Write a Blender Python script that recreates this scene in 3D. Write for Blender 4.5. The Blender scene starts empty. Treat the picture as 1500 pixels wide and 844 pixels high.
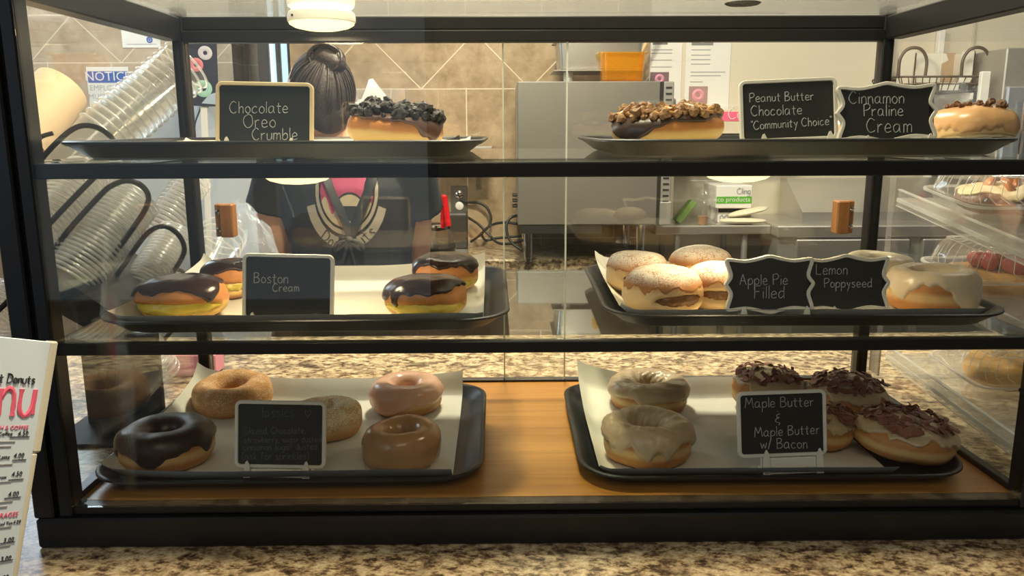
import bpy, math, random
import numpy as np
from mathutils import Vector, Matrix, noise
from mathutils.bvhtree import BVHTree

C = bpy.context.scene.collection
scene = bpy.context.scene
R_ = math.radians

# ------------------------------------------------------------------ camera, light, exposure
FPX = 1181.8
CAM = Vector((0.5214, -0.9132, 0.4472))
YAW, PITCH, ROLL = 0.0104, 0.1968, -0.0038
_F = Vector((math.sin(YAW)*math.cos(PITCH), math.cos(YAW)*math.cos(PITCH), -math.sin(PITCH)))
_R0 = Vector((math.cos(YAW), -math.sin(YAW), 0))
_U0 = _R0.cross(_F)
_R = math.cos(ROLL)*_R0 + math.sin(ROLL)*_U0
_U = -math.sin(ROLL)*_R0 + math.cos(ROLL)*_U0
cd = bpy.data.cameras.new('camera'); cam = bpy.data.objects.new('camera', cd); C.objects.link(cam)
cam.matrix_world = Matrix(((_R.x, _U.x, -_F.x, CAM.x), (_R.y, _U.y, -_F.y, CAM.y), (_R.z, _U.z, -_F.z, CAM.z), (0, 0, 0, 1)))
cd.sensor_width = 36; cd.lens = FPX/1500*36; cd.clip_start = 0.01
scene.camera = cam
scene.view_settings.view_transform = 'Standard'; scene.view_settings.look = 'None'
scene.view_settings.gamma = 1; scene.view_settings.use_curve_mapping = False
scene.view_settings.exposure = 0.0
scene.cycles.transparent_max_bounces = 64
scene.cycles.max_bounces = 10

w = bpy.data.worlds.new('world'); scene.world = w; w.use_nodes = True
w.node_tree.nodes['Background'].inputs[0].default_value = (0.95, 0.97, 1.0, 1)
w.node_tree.nodes['Background'].inputs[1].default_value = 0.13

def area(name, loc, aim, size, power, col, sy=None):
    l = bpy.data.lights.new(name, 'AREA'); l.energy = power; l.color = col; l.size = size
    if sy: l.shape = 'RECTANGLE'; l.size_y = sy
    o = bpy.data.objects.new(name, l); C.objects.link(o); o.location = loc
    o.rotation_euler = (Vector(aim)-Vector(loc)).to_track_quat('-Z', 'Y').to_euler()
    return o
area('kitchen_ceiling_light', (0.56, 1.12, 1.55), (0.56, 1.12, 0), 0.22, 62, (1.0, 0.87, 0.67), 0.14)
area('counter_downlight', (0.42, 0.075, 1.52), (0.42, 0.04, 0), 0.12, 42, (1.0, 0.82, 0.52), 0.12)
area('kitchen_wall_light', (0.3, 1.75, 1.56), (0.35, 2.2, 0), 0.9, 13, (1.0, 0.88, 0.72), 0.3)
area('kitchen_right_light', (2.1, 1.3, 1.55), (2.2, 2.1, 0), 0.8, 18, (1.0, 0.92, 0.8), 0.4)
area('shop_front_light', (0.6, -1.5, 1.5), (0.5, 0.1, 0), 1.2, 9, (1.0, 0.87, 0.66), 0.8)
area('shop_window_light', (-2.6, -1.9, 0.8), (0.2, 0.6, 0.2), 1.5, 20, (0.68, 0.85, 1.0), 1.3)
area('alcove_fill', (-1.3, 2.3, 1.5), (-1.25, 3.1, 0.7), 0.8, 26, (0.95, 0.93, 0.88), 0.4)  # unseen fill added to brighten the alcove
area('left_daylight', (-1.3, 2.2, 1.2), (-0.3, 1.2, 0.2), 0.6, 16, (0.72, 0.86, 1.0), 0.8)

# ------------------------------------------------------------------ picture -> place helpers
def ray(px, py):
    return (px-750)/FPX*_R - (py-422)/FPX*_U + _F
def at(px, py, y=None, z=None, x=None):
    d = ray(px, py)
    if y is not None: t = (y-CAM.y)/d.y
    elif z is not None: t = (z-CAM.z)/d.z
    else: t = (x-CAM.x)/d.x
    return CAM + d*t
def pxm(y):            # metres per pixel at a given depth
    return (y-CAM.y)/FPX/1.0

# ------------------------------------------------------------------ materials
def new_mat(name):
    m = bpy.data.materials.new(name); m.use_nodes = True
    nt = m.node_tree; b = nt.nodes['Principled BSDF']
    return m, nt, b
def L(nt, a, b): nt.links.new(a, b)
def mth(nt, op, a, b=None, c=None, clamp=False):
    n = nt.nodes.new('ShaderNodeMath'); n.operation = op; n.use_clamp = clamp
    for i, v in enumerate((a, b, c)):
        if v is None: continue
        if isinstance(v, (int, float)): n.inputs[i].default_value = v
        else: L(nt, v, n.inputs[i])
    return n.outputs[0]
def mixc(nt, f, a, b):
    n = nt.nodes.new('ShaderNodeMix'); n.data_type = 'RGBA'
    for s, v in ((n.inputs[0], f), (n.inputs[6], a), (n.inputs[7], b)):
        if isinstance(v, (int, float)): s.default_value = v
        elif isinstance(v, tuple): s.default_value = (*v[:3], 1)
        else: L(nt, v, s)
    return n.outputs[2]
def coords(nt, kind='Object'):
    return nt.nodes.new('ShaderNodeTexCoord').outputs[kind]
def nz(nt, vec, scale, detail=4, rough=0.55):
    n = nt.nodes.new('ShaderNodeTexNoise'); n.inputs['Scale'].default_value = scale
    n.inputs['Detail'].default_value = detail; n.inputs['Roughness'].default_value = rough
    if vec is not None: L(nt, vec, n.inputs['Vector'])
    return n.outputs['Fac']
def ramp(nt, f, stops):
    n = nt.nodes.new('ShaderNodeValToRGB'); L(nt, f, n.inputs[0]); e = n.color_ramp.elements
    while len(e) < len(stops): e.new(0.5)
    for i, (p, c) in enumerate(stops): e[i].position = p; e[i].color = (*c, 1)
    return n.outputs[0]
def bump(nt, b, h, strength=0.3, dist=0.002):
    n = nt.nodes.new('ShaderNodeBump'); n.inputs['Strength'].default_value = strength; n.inputs['Distance'].default_value = dist
    L(nt, h, n.inputs['Height']); L(nt, n.outputs[0], b.inputs['Normal'])
def pm(name, col, rough=0.5, metal=0.0, var=0.0, vs=40, bmp=0.0, bs=200, spec=0.5, sss=0.0):
    m, nt, b = new_mat(name)
    b.inputs['Base Color'].default_value = (*col, 1); b.inputs['Roughness'].default_value = rough
    b.inputs['Metallic'].default_value = metal; b.inputs['Specular IOR Level'].default_value = spec
    if var:
        f = nz(nt, coords(nt), vs)
        L(nt, mixc(nt, f, tuple(c*(1-var) for c in col), tuple(min(1, c*(1+var)) for c in col)), b.inputs['Base Color'])
    if bmp: bump(nt, b, nz(nt, coords(nt), bs), bmp)
    if sss:
        b.inputs['Subsurface Weight'].default_value = sss; b.inputs['Subsurface Radius'].default_value = (0.006, 0.003, 0.0015)
        b.inputs['Subsurface Scale'].default_value = 1.0
    return m
def emis(name, col, s):
    m, nt, b = new_mat(name)
    b.inputs['Base Color'].default_value = (*col, 1); b.inputs['Emission Color'].default_value = (*col, 1)
    b.inputs['Emission Strength'].default_value = s
    return m
def clear(name, tint=(0.97, 0.98, 0.97), haze=0.0, f0=0.04, rough=0.0, hazecol=(0.9, 0.9, 0.9)):
    m = bpy.data.materials.new(name); m.use_nodes = True; nt = m.node_tree
    for n in list(nt.nodes): nt.nodes.remove(n)
    out = nt.nodes.new('ShaderNodeOutputMaterial'); g = nt.nodes.new('ShaderNodeNewGeometry')
    vm = nt.nodes.new('ShaderNodeVectorMath'); vm.operation = 'DOT_PRODUCT'
    L(nt, g.outputs['Incoming'], vm.inputs[0]); L(nt, g.outputs['Normal'], vm.inputs[1])
    c = mth(nt, 'ABSOLUTE', vm.outputs['Value'])
    p5 = mth(nt, 'POWER', mth(nt, 'SUBTRACT', 1.0, c, clamp=True), 5.0)
    F = mth(nt, 'ADD', mth(nt, 'MULTIPLY', p5, 1-f0), f0, clamp=True)
    tr = nt.nodes.new('ShaderNodeBsdfTransparent'); tr.inputs[0].default_value = (*tint, 1)
    gl = nt.nodes.new('ShaderNodeBsdfGlossy'); gl.inputs['Roughness'].default_value = rough; gl.inputs[0].default_value = (1, 1, 1, 1)
    base = tr.outputs[0]
    if haze:
        df = nt.nodes.new('ShaderNodeBsdfDiffuse'); df.inputs[0].default_value = (*hazecol, 1)
        tl = nt.nodes.new('ShaderNodeBsdfTranslucent'); tl.inputs[0].default_value = (*hazecol, 1)
        ad = nt.nodes.new('ShaderNodeMixShader'); L(nt, df.outputs[0], ad.inputs[1]); L(nt, tl.outputs[0], ad.inputs[2])
        mx = nt.nodes.new('ShaderNodeMixShader'); mx.inputs[0].default_value = haze
        L(nt, base, mx.inputs[1]); L(nt, ad.outputs[0], mx.inputs[2]); base = mx.outputs[0]
    ms = nt.nodes.new('ShaderNodeMixShader'); L(nt, F, ms.inputs[0]); L(nt, base, ms.inputs[1]); L(nt, gl.outputs[0], ms.inputs[2])
    L(nt, ms.outputs[0], out.inputs[0])
    return m

GLASS = clear('case_glass'); SHELF_GLASS = clear('shelf_glass', (0.95, 0.97, 0.95), 0.01, 0.05)
TOP_GLASS = clear('top_panel_glass', (0.9, 0.92, 0.92), 0.22, 0.05, 0.02, (0.8, 0.82, 0.84))
GLASS_EDGE = pm('glass_polished_edge', (0.62, 0.66, 0.6), 0.3)
PLASTIC = clear('clear_cup_plastic', (0.985, 0.985, 0.98), 0.05, 0.06, 0.08)
RIMP = clear('frosted_rim_plastic', (0.9, 0.9, 0.88), 0.5, 0.08, 0.15)
LIDP = clear('clear_lid_plastic', (0.97, 0.97, 0.96), 0.10, 0.07, 0.12)
CLAM = clear('clamshell_plastic', (0.98, 0.98, 0.97), 0.07, 0.06, 0.06)
AEDGE = clear('acrylic_edge_highlight', (0.9, 0.92, 0.88), 0.55, 0.06, 0.1)  # pale haze stands in for bright highlights along the acrylic edges
ACRY = clear('acrylic_sheet', (0.96, 0.97, 0.96), 0.16, 0.05, 0.05)
BLACK = pm('black_powder_coat', (0.011, 0.011, 0.012), 0.36, 0, 0.2, 60, 0.05, 900, 0.32)
BLACKM = pm('black_matte', (0.01, 0.01, 0.01), 0.6)
TRAYM = pm('black_tray_fibreglass', (0.013, 0.014, 0.014), 0.40, 0, 0.3, 30, 0.08, 700, 0.35)
PAPER = pm('parchment', (0.72, 0.70, 0.62), 0.75, 0, 0.04, 20, 0.15, 25, 0.2)
WHITEP = pm('white_paper', (0.68, 0.68, 0.66), 0.8)
STEEL = pm('brushed_steel', (0.56, 0.55, 0.52), 0.33, 0.85, 0.06, 8)
STEELD = pm('dull_steel', (0.44, 0.44, 0.42), 0.42, 0.7, 0.06, 5)
CHROME = pm('chrome', (0.75, 0.75, 0.74), 0.12, 1.0)
WHITE = pm('white_plastic', (0.78, 0.77, 0.74), 0.4)
CHALKB = pm('chalkboard', (0.012, 0.014, 0.013), 0.55, 0, 0.35, 18)
CHALK = pm('chalk', (0.42, 0.43, 0.43), 0.9, 0, 0.35, 350)
CHALKF = pm('faint_chalk', (0.13, 0.135, 0.14), 0.9, 0, 0.4, 300)
PALEW = pm('pale_wood_frame', (0.74, 0.60, 0.36), 0.6, 0, 0.12, 60)
GREYW = pm('whitewashed_frame', (0.74, 0.71, 0.63), 0.6, 0, 0.08, 60)
CORD = pm('black_rubber', (0.012, 0.012, 0.012), 0.5)
INK = pm('printed_ink', (0.03, 0.03, 0.035), 0.7)
INKG = pm('grey_print', (0.34, 0.35, 0.37), 0.8)
PINK = pm('pink_print', (0.8, 0.13, 0.25), 0.7)

def granite(name, k=1.0):
    m, nt, b = new_mat(name); co = coords(nt)
    mp = nt.nodes.new('ShaderNodeMapping'); mp.inputs['Scale'].default_value = (1, 1.35, 1.35); mp.inputs['Rotation'].default_value = (0, 0, 0.35); L(nt, co, mp.inputs[0])
    v = mp.outputs[0]
    a = ramp(nt, nz(nt, v, 66, 7, 0.68), [(0.33, (0.022, 0.015, 0.012)), (0.43, (0.15, 0.10, 0.06)), (0.51, (0.45, 0.34, 0.20)), (0.64, (0.72, 0.61, 0.41))])
    d = nz(nt, v, 17, 5, 0.65)
    f = mth(nt, 'MULTIPLY', mth(nt, 'SUBTRACT', d, 0.50), 6, clamp=True)
    c = mixc(nt, mth(nt, 'MULTIPLY', f, 0.62), a, (0.06, 0.04, 0.032))
    L(nt, mixc(nt, 1-k, c, (0, 0, 0)), b.inputs['Base Color']); b.inputs['Roughness'].default_value = 0.34
    return m
GRANITE = granite('speckled_granite_laminate'); GRANITE_B = granite('brown_granite_laminate', 0.75)

def wood(name, c1, c2, axis=(2, 40, 40), rough=0.35):
    m, nt, b = new_mat(name); mp = nt.nodes.new('ShaderNodeMapping'); mp.inputs['Scale'].default_value = axis
    L(nt, coords(nt), mp.inputs[0]); f = nz(nt, mp.outputs[0], 2.2, 6, 0.6)
    L(nt, ramp(nt, f, [(0.3, c1), (0.7, c2)]), b.inputs['Base Color']); b.inputs['Roughness'].default_value = rough
    return m
FLOORW = wood('maple_plywood', (0.40, 0.165, 0.028), (0.56, 0.26, 0.05))
BLOCKW = wood('oak_handle_wood', (0.26, 0.10, 0.03), (0.40, 0.18, 0.06), (30, 30, 3))

def tile_mat(name, z0, hb, x0, P, ox, T, c1, c2, gcol):
    m, nt, b = new_mat(name); co = coords(nt)
    s = nt.nodes.new('ShaderNodeSeparateXYZ'); L(nt, co, s.inputs[0]); u, v = s.outputs[0], s.outputs[2]
    g = 0.0042
    vb = mth(nt, 'DIVIDE', mth(nt, 'SUBTRACT', v, z0), hb)
    tri = mth(nt, 'DIVIDE', mth(nt, 'PINGPONG', mth(nt, 'SUBTRACT', u, x0), P/2), P/2)
    zl = mth(nt, 'LESS_THAN', mth(nt, 'MULTIPLY', mth(nt, 'ABSOLUTE', mth(nt, 'SUBTRACT', vb, tri)), hb*0.707), g/2)
    inb = mth(nt, 'MULTIPLY', mth(nt, 'GREATER_THAN', vb, 0.0), mth(nt, 'LESS_THAN', vb, 1.0))
    zl = mth(nt, 'MULTIPLY', zl, inb)
    hl1 = mth(nt, 'LESS_THAN', mth(nt, 'PINGPONG', mth(nt, 'SUBTRACT', v, z0), T/2), g/2)
    hl2 = mth(nt, 'LESS_THAN', mth(nt, 'PINGPONG', mth(nt, 'SUBTRACT', v, z0+hb), T/2), g/2)
    below = mth(nt, 'LESS_THAN', vb, 0.02); above = mth(nt, 'GREATER_THAN', vb, 0.98)
    vl = mth(nt, 'LESS_THAN', mth(nt, 'PINGPONG', mth(nt, 'SUBTRACT', u, ox), T/2), g/2)
    o1 = mth(nt, 'MULTIPLY', below, mth(nt, 'MAXIMUM', hl1, vl)); o2 = mth(nt, 'MULTIPLY', above, mth(nt, 'MAXIMUM', hl2, vl))
    msk = mth(nt, 'MAXIMUM', zl, mth(nt, 'MAXIMUM', o1, o2))
    f = mth(nt, 'MULTIPLY_ADD', nz(nt, co, 9, 7, 0.72), 0.75, mth(nt, 'MULTIPLY', nz(nt, co, 40, 6, 0.75), 0.30))
    tc = ramp(nt, f, [(0.38, c1), (0.50, tuple((a+b)/2*0.98 for a, b in zip(c1, c2))), (0.64, c2)])
    L(nt, mixc(nt, msk, tc, gcol), b.inputs['Base Color']); b.inputs['Roughness'].default_value = 0.45
    return m
TILE = tile_mat('tan_ceramic_wall_tile', 0.60, 0.2195, 0.192, 0.439, 0.374, 0.305, (0.20, 0.135, 0.075), (0.40, 0.30, 0.19), (0.60, 0.51, 0.38))
_q = at(178, 92, y=3.13)
TILE_L = tile_mat('tan_tile_alcove_wall', _q.z, 0.22, _q.x, 0.44, _q.x-0.05, 0.305, (0.30, 0.23, 0.155), (0.46, 0.37, 0.27), (0.64, 0.57, 0.47))

# ------------------------------------------------------------------ mesh builder
class MB:
    def __init__(s): s.v = []; s.f = []; s.m = []; s.cur = 0
    def add(s, vs, fs, mi=None):
        o = len(s.v); s.v += [tuple(p) for p in vs]; s.f += [tuple(i+o for i in f) for f in fs]
        s.m += [s.cur if mi is None else mi]*len(fs)
    def box(s, a, b, r=0.0, M=None, mi=None):
        (x0, y0, z0), (x1, y1, z1) = a, b
        x0, x1 = min(x0, x1), max(x0, x1); y0, y1 = min(y0, y1), max(y0, y1); z0, z1 = min(z0, z1), max(z0, z1)
        r = min(r, 0.45*min(x1-x0, y1-y0, z1-z0))
        if r <= 0:
            vs = [(x, y, z) for x in (x0, x1) for y in (y0, y1) for z in (z0, z1)]
            fs = [(0, 1, 3, 2), (4, 6, 7, 5), (0, 4, 5, 1), (2, 3, 7, 6), (0, 2, 6, 4), (1, 5, 7, 3)]
        else:
            vs = []; idx = {}
            for i, x in enumerate((x0, x1)):
                for j, y in enumerate((y0, y1)):
                    for k, z in enumerate((z0, z1)):
                        sx, sy, sz = (r if i == 0 else -r), (r if j == 0 else -r), (r if k == 0 else -r)
                        for ax, p in enumerate(((x, y+sy, z+sz), (x+sx, y, z+sz), (x+sx, y+sy, z))):
                            idx[(i, j, k, ax)] = len(vs); vs.append(p)
            I = idx; fs = []
            for i in (0, 1):
                q = [I[(i, 0, 0, 0)], I[(i, 0, 1, 0)], I[(i, 1, 1, 0)], I[(i, 1, 0, 0)]]; fs.append(tuple(q if i == 0 else q[::-1]))
                q = [I[(0, i, 0, 1)], I[(1, i, 0, 1)], I[(1, i, 1, 1)], I[(0, i, 1, 1)]]; fs.append(tuple(q if i == 0 else q[::-1]))
                q = [I[(0, 0, i, 2)], I[(0, 1, i, 2)], I[(1, 1, i, 2)], I[(1, 0, i, 2)]]; fs.append(tuple(q if i == 0 else q[::-1]))
            for i in (0, 1):
                for j in (0, 1):
                    fs.append((I[(i, j, 0, 0)], I[(i, j, 1, 0)], I[(i, j, 1, 1)], I[(i, j, 0, 1)]))
                    fs.append((I[(i, 0, j, 0)], I[(i, 1, j, 0)], I[(i, 1, j, 2)], I[(i, 0, j, 2)]))
                    fs.append((I[(0, i, j, 1)], I[(1, i, j, 1)], I[(1, i, j, 2)], I[(0, i, j, 2)]))
                    for k in (0, 1): fs.append((I[(i, j, k, 0)], I[(i, j, k, 1)], I[(i, j, k, 2)]))
        if M is not None: vs = [M @ Vector(p) for p in vs]
        s.add(vs, fs, mi)
    def tube(s, pts, r, n=8, mi=None, cap=True, flat=1.0):
        pts = [Vector(p) for p in pts]; k = len(pts); rs = r if isinstance(r, (list, tuple)) else [r]*k
        vs = []; t0 = (pts[1]-pts[0]).normalized(); up = Vector((0, 0, 1)) if abs(t0.z) < 0.9 else Vector((0, 1, 0))
        nrm = t0.cross(up).normalized()
        for i, p in enumerate(pts):
            t = (pts[min(i+1, k-1)]-pts[max(i-1, 0)])
            t = t.normalized() if t.length > 1e-9 else t0
            nrm = (nrm - t*nrm.dot(t)); nrm = nrm.normalized() if nrm.length > 1e-6 else t.orthogonal().normalized()
            bn = t.cross(nrm)
            for j in range(n):
                a = 2*math.pi*j/n; vs.append(p + nrm*math.cos(a)*rs[i] + bn*math.sin(a)*rs[i]*flat)
        fs = [(i*n+j, i*n+(j+1) % n, (i+1)*n+(j+1) % n, (i+1)*n+j) for i in range(k-1) for j in range(n)]
        if cap: fs += [tuple(range(n))[::-1], tuple((k-1)*n+j for j in range(n))]
        s.add(vs, fs, mi)
    def lathe(s, prof, n=32, M=None, mi=None, closed=False):
        vs = [(r*math.cos(2*math.pi*j/n), r*math.sin(2*math.pi*j/n), z) for r, z in prof for j in range(n)]
        k = len(prof)
        fs = [(i*n+j, i*n+(j+1) % n, (i+1)*n+(j+1) % n, (i+1)*n+j) for i in range(k-1) for j in range(n)]
        if closed: fs += [tuple(range(n))[::-1], tuple((k-1)*n+j for j in range(n))]
        if M is not None: vs = [M @ Vector(p) for p in vs]
        s.add(vs, fs, mi)
    def loft(s, rings, closed=True, mi=None):
        n = len(rings[0]); vs = [p for r in rings for p in r]; k = len(rings)
        fs = [(i*n+j, i*n+(j+1) % n, (i+1)*n+(j+1) % n, (i+1)*n+j) for i in range(k-1) for j in range(n)]
        if closed: fs += [tuple(range(n))[::-1], tuple((k-1)*n+j for j in range(n))]
        s.add(vs, fs, mi)
    def prism(s, poly, d, M=None, mi=None):      # poly in (x,z), extruded along +y by d
        n = len(poly); vs = [Vector((x, 0, z)) for x, z in poly] + [Vector((x, d, z)) for x, z in poly]
        if M is not None: vs = [M @ p for p in vs]
        fs = [tuple(range(n)), tuple(range(2*n-1, n-1, -1))] + [(i, i+n, (i+1) % n+n, (i+1) % n) for i in range(n)]
        s.add(vs, fs, mi)
    def grid(s, fn, nu, nv, mi=None):
        vs = [fn(i/nu, j/nv) for j in range(nv+1) for i in range(nu+1)]
        fs = [(j*(nu+1)+i, j*(nu+1)+i+1, (j+1)*(nu+1)+i+1, (j+1)*(nu+1)+i) for j in range(nv) for i in range(nu)]
        s.add(vs, fs, mi)
    def ball(s, c, r, n=12, mi=None):
        c = Vector(c); r = (r, r, r) if isinstance(r, (int, float)) else r
        rings = []
        for i in range(n+1):
            ph = -math.pi/2+math.pi*i/n; cr = max(math.cos(ph), 0.02)
            rings.append([c+Vector((r[0]*cr*math.cos(2*math.pi*j/(2*n)), r[1]*cr*math.sin(2*math.pi*j/(2*n)), r[2]*math.sin(ph))) for j in range(2*n)])
        s.loft(rings, True, mi)
    def mesh(s, name, mats, smooth=35):
        me = bpy.data.meshes.new(name); me.from_pydata(s.v, [], s.f)
        for m in (mats if isinstance(mats, (list, tuple)) else [mats]): me.materials.append(m)
        me.polygons.foreach_set('material_index', s.m)
        if smooth:
            me.polygons.foreach_set('use_smooth', [True]*len(me.polygons))
            try: me.set_sharp_from_angle(angle=R_(smooth))
            except Exception: pass
        me.update(); return me
    def build(s, name, mats, parent=None, smooth=35, loc=None, kind=None):
        return link(name, s.mesh(name, mats, smooth), parent, loc, kind)
def link(name, me, parent=None, loc=None, kind=None):
    o = bpy.data.objects.new(name, me); C.objects.link(o)
    if parent is not None: o.parent = parent
    if loc is not None: o.location = loc
    if kind: o['kind'] = kind
    return o
def tag(o, label, cat, group=None, kind=None):
    o['label'] = label; o['category'] = cat
    if group: o['group'] = group
    if kind: o['kind'] = kind
    return o
def thing(name, label, cat, loc=(0, 0, 0), rot=(0, 0, 0), group=None):
    o = bpy.data.objects.new(name, None); C.objects.link(o); o.location = loc; o.rotation_euler = rot
    o.empty_display_size = 0.02
    return tag(o, label, cat, group)
def struct(o): o['kind'] = 'structure'; return o
def dup(root, loc=None, label=None, rot=None):
    r = root.copy(); C.objects.link(r)
    if loc is not None: r.location = loc
    if rot is not None: r.rotation_euler = rot
    if label: r['label'] = label
    for ch in list(root.children):
        c = ch.copy(); C.objects.link(c); c.parent = r
        for g in list(ch.children):
            d = g.copy(); C.objects.link(d); d.parent = c
    return r
def spl(pts, n=6, closed=False):
    P = [Vector(p) for p in pts]; k = len(P); out = []
    for i in range(k if closed else k-1):
        g = lambda j: P[j % k] if closed else P[max(0, min(k-1, j))]
        a, b, c, d = g(i-1), g(i), g(i+1), g(i+2)
        for q in range(n):
            t = q/n; out.append(0.5*((2*b)+(c-a)*t+(2*a-5*b+4*c-d)*t*t+(3*b-a-3*c+d)*t**3))
    if not closed: out.append(P[-1])
    return out
def rrect(hx, hy, r, n=8, cx=0, cy=0):
    out = []
    for q, (sx, sy) in enumerate(((1, 1), (-1, 1), (-1, -1), (1, -1))):
        for i in range(n+1):
            a = math.pi/2*(q+i/n); out.append((cx+sx*(hx-r)+r*math.cos(a), cy+sy*(hy-r)+r*math.sin(a)))
    return out
def frame_M(o, xa, ya, za): return Matrix(((xa.x, ya.x, za.x, o.x), (xa.y, ya.y, za.y, o.y), (xa.z, ya.z, za.z, o.z), (0, 0, 0, 1)))
def axis_M(a, b):
    z = (Vector(b)-Vector(a)).normalized(); x = z.orthogonal().normalized(); return frame_M(Vector(a), x, z.cross(x), z)
def text_mesh(txt, size, mat, align='LEFT', ext=0.0003, name='lettering', parent=None, M=None, shear=0.0):
    cu = bpy.data.curves.new(name, 'FONT'); cu.body = txt; cu.size = size; cu.extrude = ext; cu.align_x = align; cu.shear = shear; cu.resolution_u = 2
    t = bpy.data.objects.new('tmp', cu); C.objects.link(t)
    dg = bpy.context.evaluated_depsgraph_get(); me = bpy.data.meshes.new_from_object(t.evaluated_get(dg))
    bpy.data.objects.remove(t); me.name = name
    me.materials.clear(); me.materials.append(mat)
    if M is not None: me.transform(M)
    return link(name, me, parent)
# text laid in XY -> stand it up in XZ facing -Y
UP = Matrix(((1, 0, 0, 0), (0, 0, -1, 0), (0, 1, 0, 0), (0, 0, 0, 1)))

# ------------------------------------------------------------------ handwriting
G = {
'C': '4 6,2.2 7,.6 5.2,0 3,1 .6,2.6 0,4.2 1', 'O': '2.5 7,.6 5.8,0 3.3,1 .7,2.7 0,4.5 1.5,4.8 4,4 6.3,2.3 7',
'P': '.5 0,.4 7|.2 6.6,2.5 7.2,4 6,3.6 4.3,1.8 3.4,.5 3.3', 'B': '.4 0,.5 7|.3 6.8,2.6 7.1,3.6 5.8,2.6 4.2,.6 3.7,2.8 3.7,4.2 2.2,3.2 .4,.4 0',
'F': '.4 0,.5 7|.5 7,3.8 7.1|.5 3.8,3 3.8', 'L': '.5 7,.4 .3|.4 .2,3.6 .2', 'A': '0 0,2.2 7|2.2 7,4.4 0|1 2.6,3.5 2.6',
'M': '0 0,.8 7|.8 7,2.6 2.5|2.6 2.5,4.6 7|4.6 7,5.6 0', 'G': '4 6,2.2 7,.6 5.2,0 3,1 .6,2.6 0,4.2 1|4.2 1,4.4 3|4.4 3,2.6 3', 'D': '.5 0,.6 7|.2 7,2.6 6.8,4.4 5,4.4 2.4,2.8 .4,.3 0',
'a': '3.2 3.6,1.8 4.1,.4 2.8,.5 .8,1.6 .1,3 1.4,3.2 3.8|3.2 3.8,3.2 .8,3.9 .1', 'b': '.4 7,.4 .2|.4 2.4,1.8 4,3.2 3,3 .8,1.6 0,.4 .6',
'c': '3 3.4,1.8 4,.5 2.8,.4 1,1.6 0,3.2 .7', 'd': '3.2 3.6,1.8 4.1,.4 2.8,.5 .8,1.6 .1,3 1.4|3.2 7,3.2 0',
'e': '.5 2,3 2.3,2.8 3.6,1.6 4.1,.5 2.8,.5 1,1.6 0,3.3 .6', 'f': '3 6.4,2 7,1.3 5.8,1.2 0|.2 3.8,2.6 3.9',
'g': '3.2 3.6,1.8 4.1,.4 2.8,.5 .8,1.6 .1,3 1.4|3.2 3.8,3.1 -1.6,1.6 -2.8,.4 -2', 'h': '.4 7,.4 0|.4 2.4,1.6 3.9,2.9 3.2,3 0',
'i': '.6 4,.6 0|.6 5.6,.7 5.9', 'k': '.4 7,.4 0|2.8 4,.5 1.8|.5 1.8,3 0', 'l': '.5 7,.5 0',
'm': '.3 4,.3 0|.3 2.6,1.2 4,2.1 3.2,2.1 0|2.1 2.6,3.2 4,4.1 3.1,4.2 0', 'n': '.3 4,.3 0|.3 2.5,1.6 4,2.8 3.2,2.9 0',
'o': '1.8 4.1,.5 3,.4 1.2,1.6 0,3 .9,3.1 2.8,1.7 4.1', 'p': '.4 4,.3 -3|.4 2.6,1.8 4.1,3.2 3,3 .9,1.6 .1,.4 .8',
'r': '.3 4,.4 0|.4 2.4,1.4 3.8,2.5 3.8', 's': '2.8 3.5,1.6 4.1,.6 3.2,1.6 2.2,2.8 1.4,2 .1,.4 .3', 't': '1.3 6,1.3 .6,2.4 .1|.1 4,2.6 4',
'u': '.3 4,.4 1,1.5 0,2.8 1.2,2.9 4|2.9 4,3 .3', 'w': '.2 4,1 0|1 0,2.1 3.2|2.1 3.2,3.2 0|3.2 0,4.2 4', 'y': '.3 4,1.6 1.2|3 4,1 -2.8',
'z': '.4 4,3 4|3 4,.4 0|.4 0,3 .1', '&': '2.6 5.6,1 5,1.2 3.8,2.2 3.5,.6 2.6,.5 1.2,2.4 .6,1.8 -.6|1.5 6.8,1.6 7', '/': '.2 -.3,2.2 7',
'"': '.3 7.3,.4 5.8|1.2 7.3,1.2 5.8', ',': '.6 .4,.2 -1', '(': '2 7.4,.6 4.5,.6 2,2 -1', ')': '.4 7.4,1.8 4.5,1.8 2,.4 -1',
'~': '1.8 .2,.2 3,.8 4.4,1.8 3.2,2.8 4.4,3.6 3,1.8 .2', ' ': ''}
def strokes(txt):
    x = 0; out = []
    for ch in txt:
        if ch == ' ': x += 2.6; continue
        mx = 0
        for st in G[ch].split('|'):
            p = [tuple(map(float, q.split())) for q in st.split(',')]
            mx = max(mx, max(a for a, _ in p))
            out.append([(x+a, b) for a, b in p])
        x += mx+1.0
    return out, x-1.0
def write(mb, txt, x0, z0, width, r, y=0.0, rng=random, slope=0.0, hk=1.0):
    st, wd = strokes(txt); k = width/wd
    for s in st:
        p = [(x0+a*k+rng.uniform(-.12, .12)*k, y, z0+b*k*hk+a*k*slope+rng.uniform(-.12, .12)*k) for a, b in s]
        q = spl(p, 4) if len(p) > 2 else [Vector(p[0]), (Vector(p[0])+Vector(p[-1]))/2+Vector((rng.uniform(-.1, .1)*k, 0, 0)), Vector(p[-1])]
        mb.tube(q, [r*rng.uniform(0.75, 1.15) for _ in q], 5)

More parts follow.
